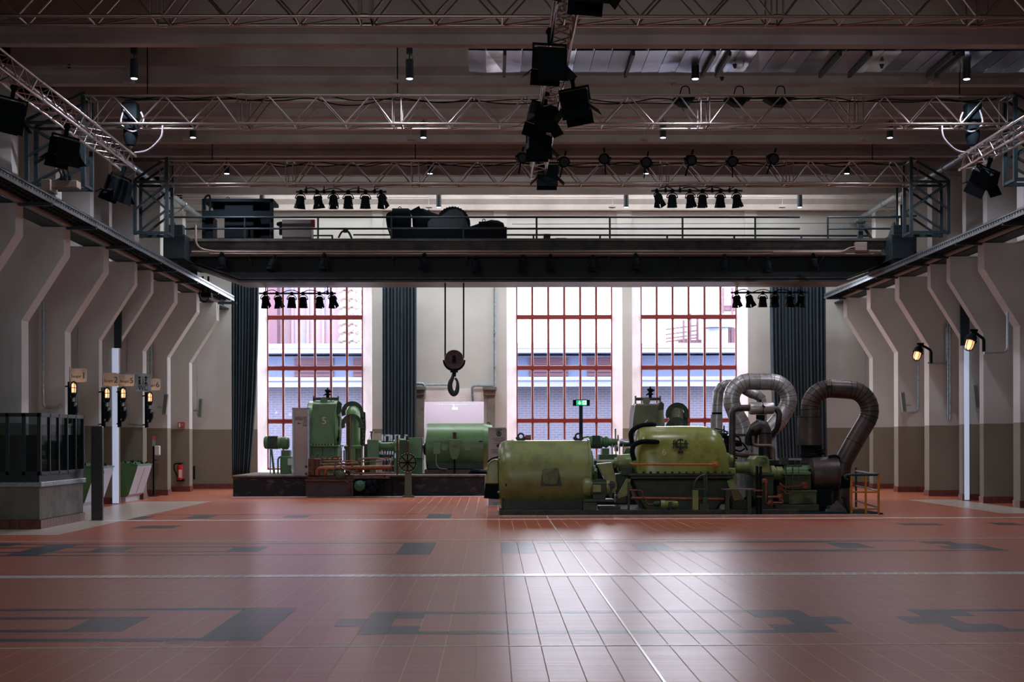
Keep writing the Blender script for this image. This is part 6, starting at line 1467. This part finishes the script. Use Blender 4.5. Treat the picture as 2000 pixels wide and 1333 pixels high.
speaker(323, 770, 811, 42.6, .10, 'slim grey column loudspeaker in the third bay from the back, left wall')
speaker(391.5, 779, 816, 48.2, .06, 'slim grey column loudspeaker on the back wall, left corner')
speaker(1764, 766, 806, 42.9, -.10, 'slim grey column loudspeaker beside a right pillar, farther one', s_=-1)
speaker(1906, 751, 799, 37.3, -.10, 'slim grey column loudspeaker beside a right pillar, nearer one', s_=-1)
# conduits on the walls
def conduit(D, label, *ps, r=.02, dbl=0):
    mb = MB()
    for k in range(dbl + 1): mb.tube(fillet([at(x + k * 4, y, D) for x, y in ps], .12, 5), r, 6)
    tag(mb.build('wall_conduit', M_galv), label, 'conduit', 'conduits on the walls')
conduit(32.5, 'double conduit down the left wall behind the Sauger 1 sign', (84, 590), (84, 796), (112, 797), (122, 790), dbl=0, r=.035)
conduit(35.3, 'double conduit beside the second visible left pillar', (153, 640), (153, 870), r=.03)
conduit(39.7, 'conduit with elbow beside the glowing strip on the left wall', (248, 640), (248, 829), (282, 831), r=.025)
conduit(42.7, 'double conduit above the third loudspeaker bay, left wall', (292, 670), (292, 740), r=.03, dbl=1)
conduit(48.3, 'thin conduit down to the back-corner loudspeaker', (385, 700), (385, 812), (389, 809))
conduit(48.4, 'conduit running down the right corner of the back wall', (1688, 686), (1688, 790))
conduit(43.4, 'conduit leading to the farther right loudspeaker', (1793, 655), (1793, 804), (1772, 806), r=.03)
conduit(40.3, 'double conduit down the right wall in the middle bay', (1851, 630), (1851, 820), dbl=1, r=.03)
conduit(33.3, 'conduit elbow feeding the nearer right wall lamp', (1968, 610), (1968, 688), (1922, 690), r=.03)
conduit(40.3, 'conduit elbow feeding the farther right wall lamp', (1848, 640), (1848, 710), (1812, 709), r=.025)
conduit(48.4, 'conduit from the left of the doorway up and across the back wall', (812, 750), (826, 750), (829, 756), (829, 780), r=.05)
conduit(48.4, 'thin conduit across the back wall above the doorway', (832, 752), (880, 752), r=.03)
conduit(48.4, 'conduit rising from the doorway lintel up the back wall', (923, 785), (922, 757), (926, 754), (964, 754), (966, 750), (966, 560), r=.04)
for px, py in ((966, 716), (966, 651)): tag(MB().pbox(px - 2.5, px + 2.5, py - 2, py + 1.5, 48.3, 48.45).build('conduit_clip', M_galv), 'small clip on the riser conduit %s' % ('lower' if py > 700 else 'upper'), 'clip')

# ============================================================ RIGHT SIDE LAMPS
def bulkhead(x, y, D, label, k=1.0):
    t = thing('wall_lamp', label, 'wall lamp', at(x + 22 * k, y + 10, D + .1), 'amber lamps on the right pillars')
    c = at(x, y, D); ax = Vector((-.35, -.15, -1)).normalized()
    def L_(mb, pr, n=18): return mb.lathe(c, ax, [(a_ * k, b * k) for a_, b in pr], n)
    mb = MB(); L_(mb, [(-.16, 0), (-.16, .07), (-.1, .12), (-.02, .13), (0, .15), (.02, .15), (.02, .1)]); mb.build('cap', M_matt, t)
    mb = MB(); L_(mb, [(.02, .095), (.16, .09), (.22, .06), (.24, 0)]); mb.build('glass_bulb', M_bulb, t)
    mb = MB(); u = ax.orthogonal().normalized(); v = ax.cross(u)
    for q_ in range(6):
        a_ = PI / 3 * q_; d = (u * math.cos(a_) + v * math.sin(a_)) * .12 * k
        mb.tube([c + d, c + d + ax * .14 * k, c + d * .7 + ax * .24 * k, c + ax * .27 * k], .008, 5)
    mb.build('wire_cage', M_matt, t)
    mb = MB(); a = c - ax * .14 * k; b = at(x + 18 * k, y - 8 * k, D + .05); b2 = at(x + 26 * k, y - 2, D + .05); b3 = at(x + 26 * k, y + 22 * k, D + .05)
    mb.tube(fillet([a, a + Vector((.02, 0, .08)), b, b2, b3], .1, 5), .035, 8); mb.bar(b2 + Vector((0, .03, 0)), b3 + Vector((0, .03, 0)), .08, .05); mb.bar(a + Vector((-.06, 0, .1)), a + Vector((.12, 0, .1)), .06); mb.build('bracket_arm', M_matt, t)
    L = bpy.data.lights.new('wall_lamp_glow', 'POINT'); L.energy = 3; L.color = (1, .62, .35); L.shadow_soft_size = .06
    lo = bpy.data.objects.new('wall_lamp_glow', L); COL.objects.link(lo); lo.location = c + ax * .2 + Vector((-.1, -.15, 0))
bulkhead(1793, 688, 40.2, 'caged amber lamp on a bracket, farther of the two on right pillars')
bulkhead(1896, 665, 33.2, 'caged amber lamp on a bracket, nearer of the two on right pillars')

# ============================================================ MIDDLE ITEMS
# guard railing
rl2 = thing('guard_railing', 'ochre-posted guard railing with black handrail at the duct foot', 'railing', on_floor(1690, 1008))
RD = 30.7; RB = 34.0
for px, d in ((1663, RD), (1691, RD), (1716, RD)):
    q = at(px, 1000, d); MB().box(q.x - .02, q.x + .02, d - .02, d + .02, 0, at(px, 928, d).z).build('post', M_yellow, rl2)
for px, d, m_ in ((1672, 34.2, M_black), (1716, RD, M_yellow)):
    if m_ is M_black: q = at(px, 1000, d); MB().box(q.x - .02, q.x + .02, d - .02, d + .02, 0, .95).build('rear_post', M_black, rl2)
x0, x1 = at(1661, 950, RD).x, at(1717, 950, RD).x; xr = at(1672, 950, 34.2).x
for yy in (961.5, 994.5):
    z = at(1690, yy, RD).z; MB().cyl((x0, RD, z), (x1, RD, z), .02, n=8).build('rail', M_yellow, rl2)
    MB().cyl((x1, RD, z + .02), (xr, 34.2, z + .02), .02, n=8).build('side_rail', M_steel, rl2)
z = at(1690, 928, RD).z
mb = MB(); mb.tube(fillet([at(1656, 938, RD), at(1650, 934, RD), at(1652, 929, RD), (x0, RD, z), (x1 + .0, RD, z), (xr, 34.2, z)], .12, 5), .028, 8); mb.build('handrail', M_black, rl2)
mb = MB(); mb.box(x0, x1 + .1, RD + .05, 34.0, .004, .03); mb.build('pit_plate', M_matt, rl2)

# exit sign on post
D = 36.2
st_ = thing('exit_sign', 'lit green emergency exit sign with arrow on a dark post', 'exit sign', (at(1135, 900, D).x, D, 0))
q = at(1135, 900, D); MB().box(q.x - .045, q.x + .045, D, D + .09, 0, at(1135, 792, D).z).build('post', M_black, st_, bevel=.006)
MB().box(q.x - .18, q.x + .18, D - .12, D + .22, 0, .015).build('foot', M_black, st_)
mb = MB(); mb.pbox(1119.5, 1125.5, 781.5, 793, D - .06, D + .08); mb.pbox(1146, 1152, 781.5, 793, D - .06, D + .08); mb.pbox(1125, 1147, 781, 782.2, D - .06, D + .06); mb.pbox(1125, 1147, 792, 793, D - .06, D + .06); mb.build('side_lamps', M_matt, st_, bevel=.006)
MB().pbox(1126, 1146.5, 782, 792.2, D - .05, D + .05).build('lit_panel', M_exit, st_)
mb = MB(); mb.pbox(1131, 1133, 783.5, 788, D - .056, D - .05); ppoly(mb, D - .056, D - .05, (1128.2, 787), (1135.8, 787), (1132, 791))
mb.pbox(1137.5, 1145.5, 783, 791, D - .054, D - .05); mb.build('arrow_and_door', M_exitw, st_)
mb = MB(); ly(mb, D - .054, 1142.3, 784.7, [(0, .8), (.004, .8), (.004, 0)], 10)
for a_, b_ in (((1142, 786), (1140.5, 788)), ((1142, 786), (1139, 786.4)), ((1142, 786), (1144, 787)), ((1140.5, 788), (1138.6, 789.6)), ((1140.5, 788), (1142.3, 790.4))): mb.bar(at(*a_, D - .058), at(*b_, D - .058), .012)
mb.build('running_figure', M_exit, st_)
# stop sign low behind the generator
ss = thing('stop_sign', 'dark red STOP board behind the left lifting lug', 'sign', at(1031, 880, 39))
MB().pbox(1026, 1037, 850.5, 870, 39, 39.04).build('board', mat('dark_red_board', (110, 44, 38), .5), ss); text('lettering', 'STOP', .07, M_cream, ss, at(1031.5, 855, 38.99), width=S(9, 39))
q = at(1031, 870, 39.02); MB().bar(q, (q.x, q.y, 0), .05).build('post', M_black, ss)
# banners
def banner(x0, x1, y0, y1, D, label, zb=0):
    t = thing('rollup_banner', label, 'banner', (at((x0 + x1) / 2, y1, D).x, D, zb))
    MB().pbox(x0 + 2.5, x1 - 2.5, y0 + 1, y1, D, D + .03).build('panel', mat('warm_grey_banner', (178, 164, 158), .5), t)
    mb = MB(); mb.pbox(x0, x0 + 3, y0, y1, D - .03, D + .04); mb.pbox(x1 - 3, x1, y0, y1, D - .03, D + .04); mb.pbox(x0, x1, y0, y0 + 1.5, D - .03, D + .04); mb.build('frame', M_galv, t)
    return t
D = 42.0
b1 = banner(571, 604, 797, 929.5, D, 'grey standing panel reading HERREN WC on the stone plinth', ZP)
text('heading', 'HERREN WC', .16, M_ink, b1, at(588, 818.5, D - .004), width=S(23, D)); text('subline', 'OTW', .12, M_ink, b1, at(595, 825.5, D - .004), width=S(7, D))
mb = MB(); ppoly(mb, D - .005, D, (581, 827.5), (583.5, 825.3), (583.5, 826.8), (587.5, 826.8), (587.5, 828.2), (583.5, 828.2), (583.5, 829.8)); mb.pbox(590.5, 600, 828.8, 829.6, D - .005, D); mb.build('arrow', M_ink, b1)
mb = MB()
for k in range(3): ly(mb, D, 593 + k * 2.7, 832, [(0, 1.2), (.005, 1.2), (.005, 0)], 10)
mb.build('dots', mat('wine_dots', (120, 50, 60), .5), b1)
mb = MB(); mb.pbox(560, 606, 929, 932, D - .2, D + .2); mb.build('foot', M_matt, b1)
D = 35.5
b2 = thing('info_board', 'grey Covid-19 notice board with pictogram between the two green machines', 'notice board', on_floor(972, 988))
D = on_floor(972, 988).y
MB().pbox(954, 988, 835.5, 989, D, D + .03).build('panel', mat('notice_board_grey', (150, 138, 134), .5), b2); MB().pbox(953, 988.5, 835, 836.5, D - .01, D + .04).build('top_rail', M_galv, b2)
text('heading', 'Covid-19', .10, M_ink, b2, at(974, 840.8, D - .004), width=S(11, D))
mb = MB(); c = at(974.5, 848, D - .005); mb.torus(c, (0, 1, 0), S(4, D), .012, 20, 5); ppoly(mb, D - .008, D, (973, 846), (976, 845.5), (976, 850), (973, 850.5)); mb.build('pictogram', M_ink, b2)
mb = MB()
for yy, x0, x1 in ((856, 962, 986), (859, 962, 986), (861.5, 968, 984), (866, 964, 980), (878, 960, 972), (880.5, 960, 972), (883, 962, 972), (885, 958, 973), (982, 964, 973), (985, 964, 972)): mb.pbox(x0, x1, yy, yy + .9, D - .005, D)
mb.build('text_lines', mat('grey_text', (92, 86, 90), .6), b2)
mb = MB(); ly(mb, D, 973, 871, [(0, 3.2), (.006, 3.2), (.006, 0)], 16); mb.build('round_symbol', M_ink, b2)
MB().box(at(950, 989, D).x, at(992, 989, D).x, D - .15, D + .25, 0, .012).build('foot_plate', M_galv, b2)
# open cover on floor and smoke detector spot
tag(MB().cyl(at(135, 129.5, 29.6), at(135, 129.5, 29.75), .045, n=12).build('wall_sensor', M_matt), 'tiny round black sensor on the upper left ceiling beam', 'sensor')
for o in COL.objects:
    if '_w' in o: del o['_w']
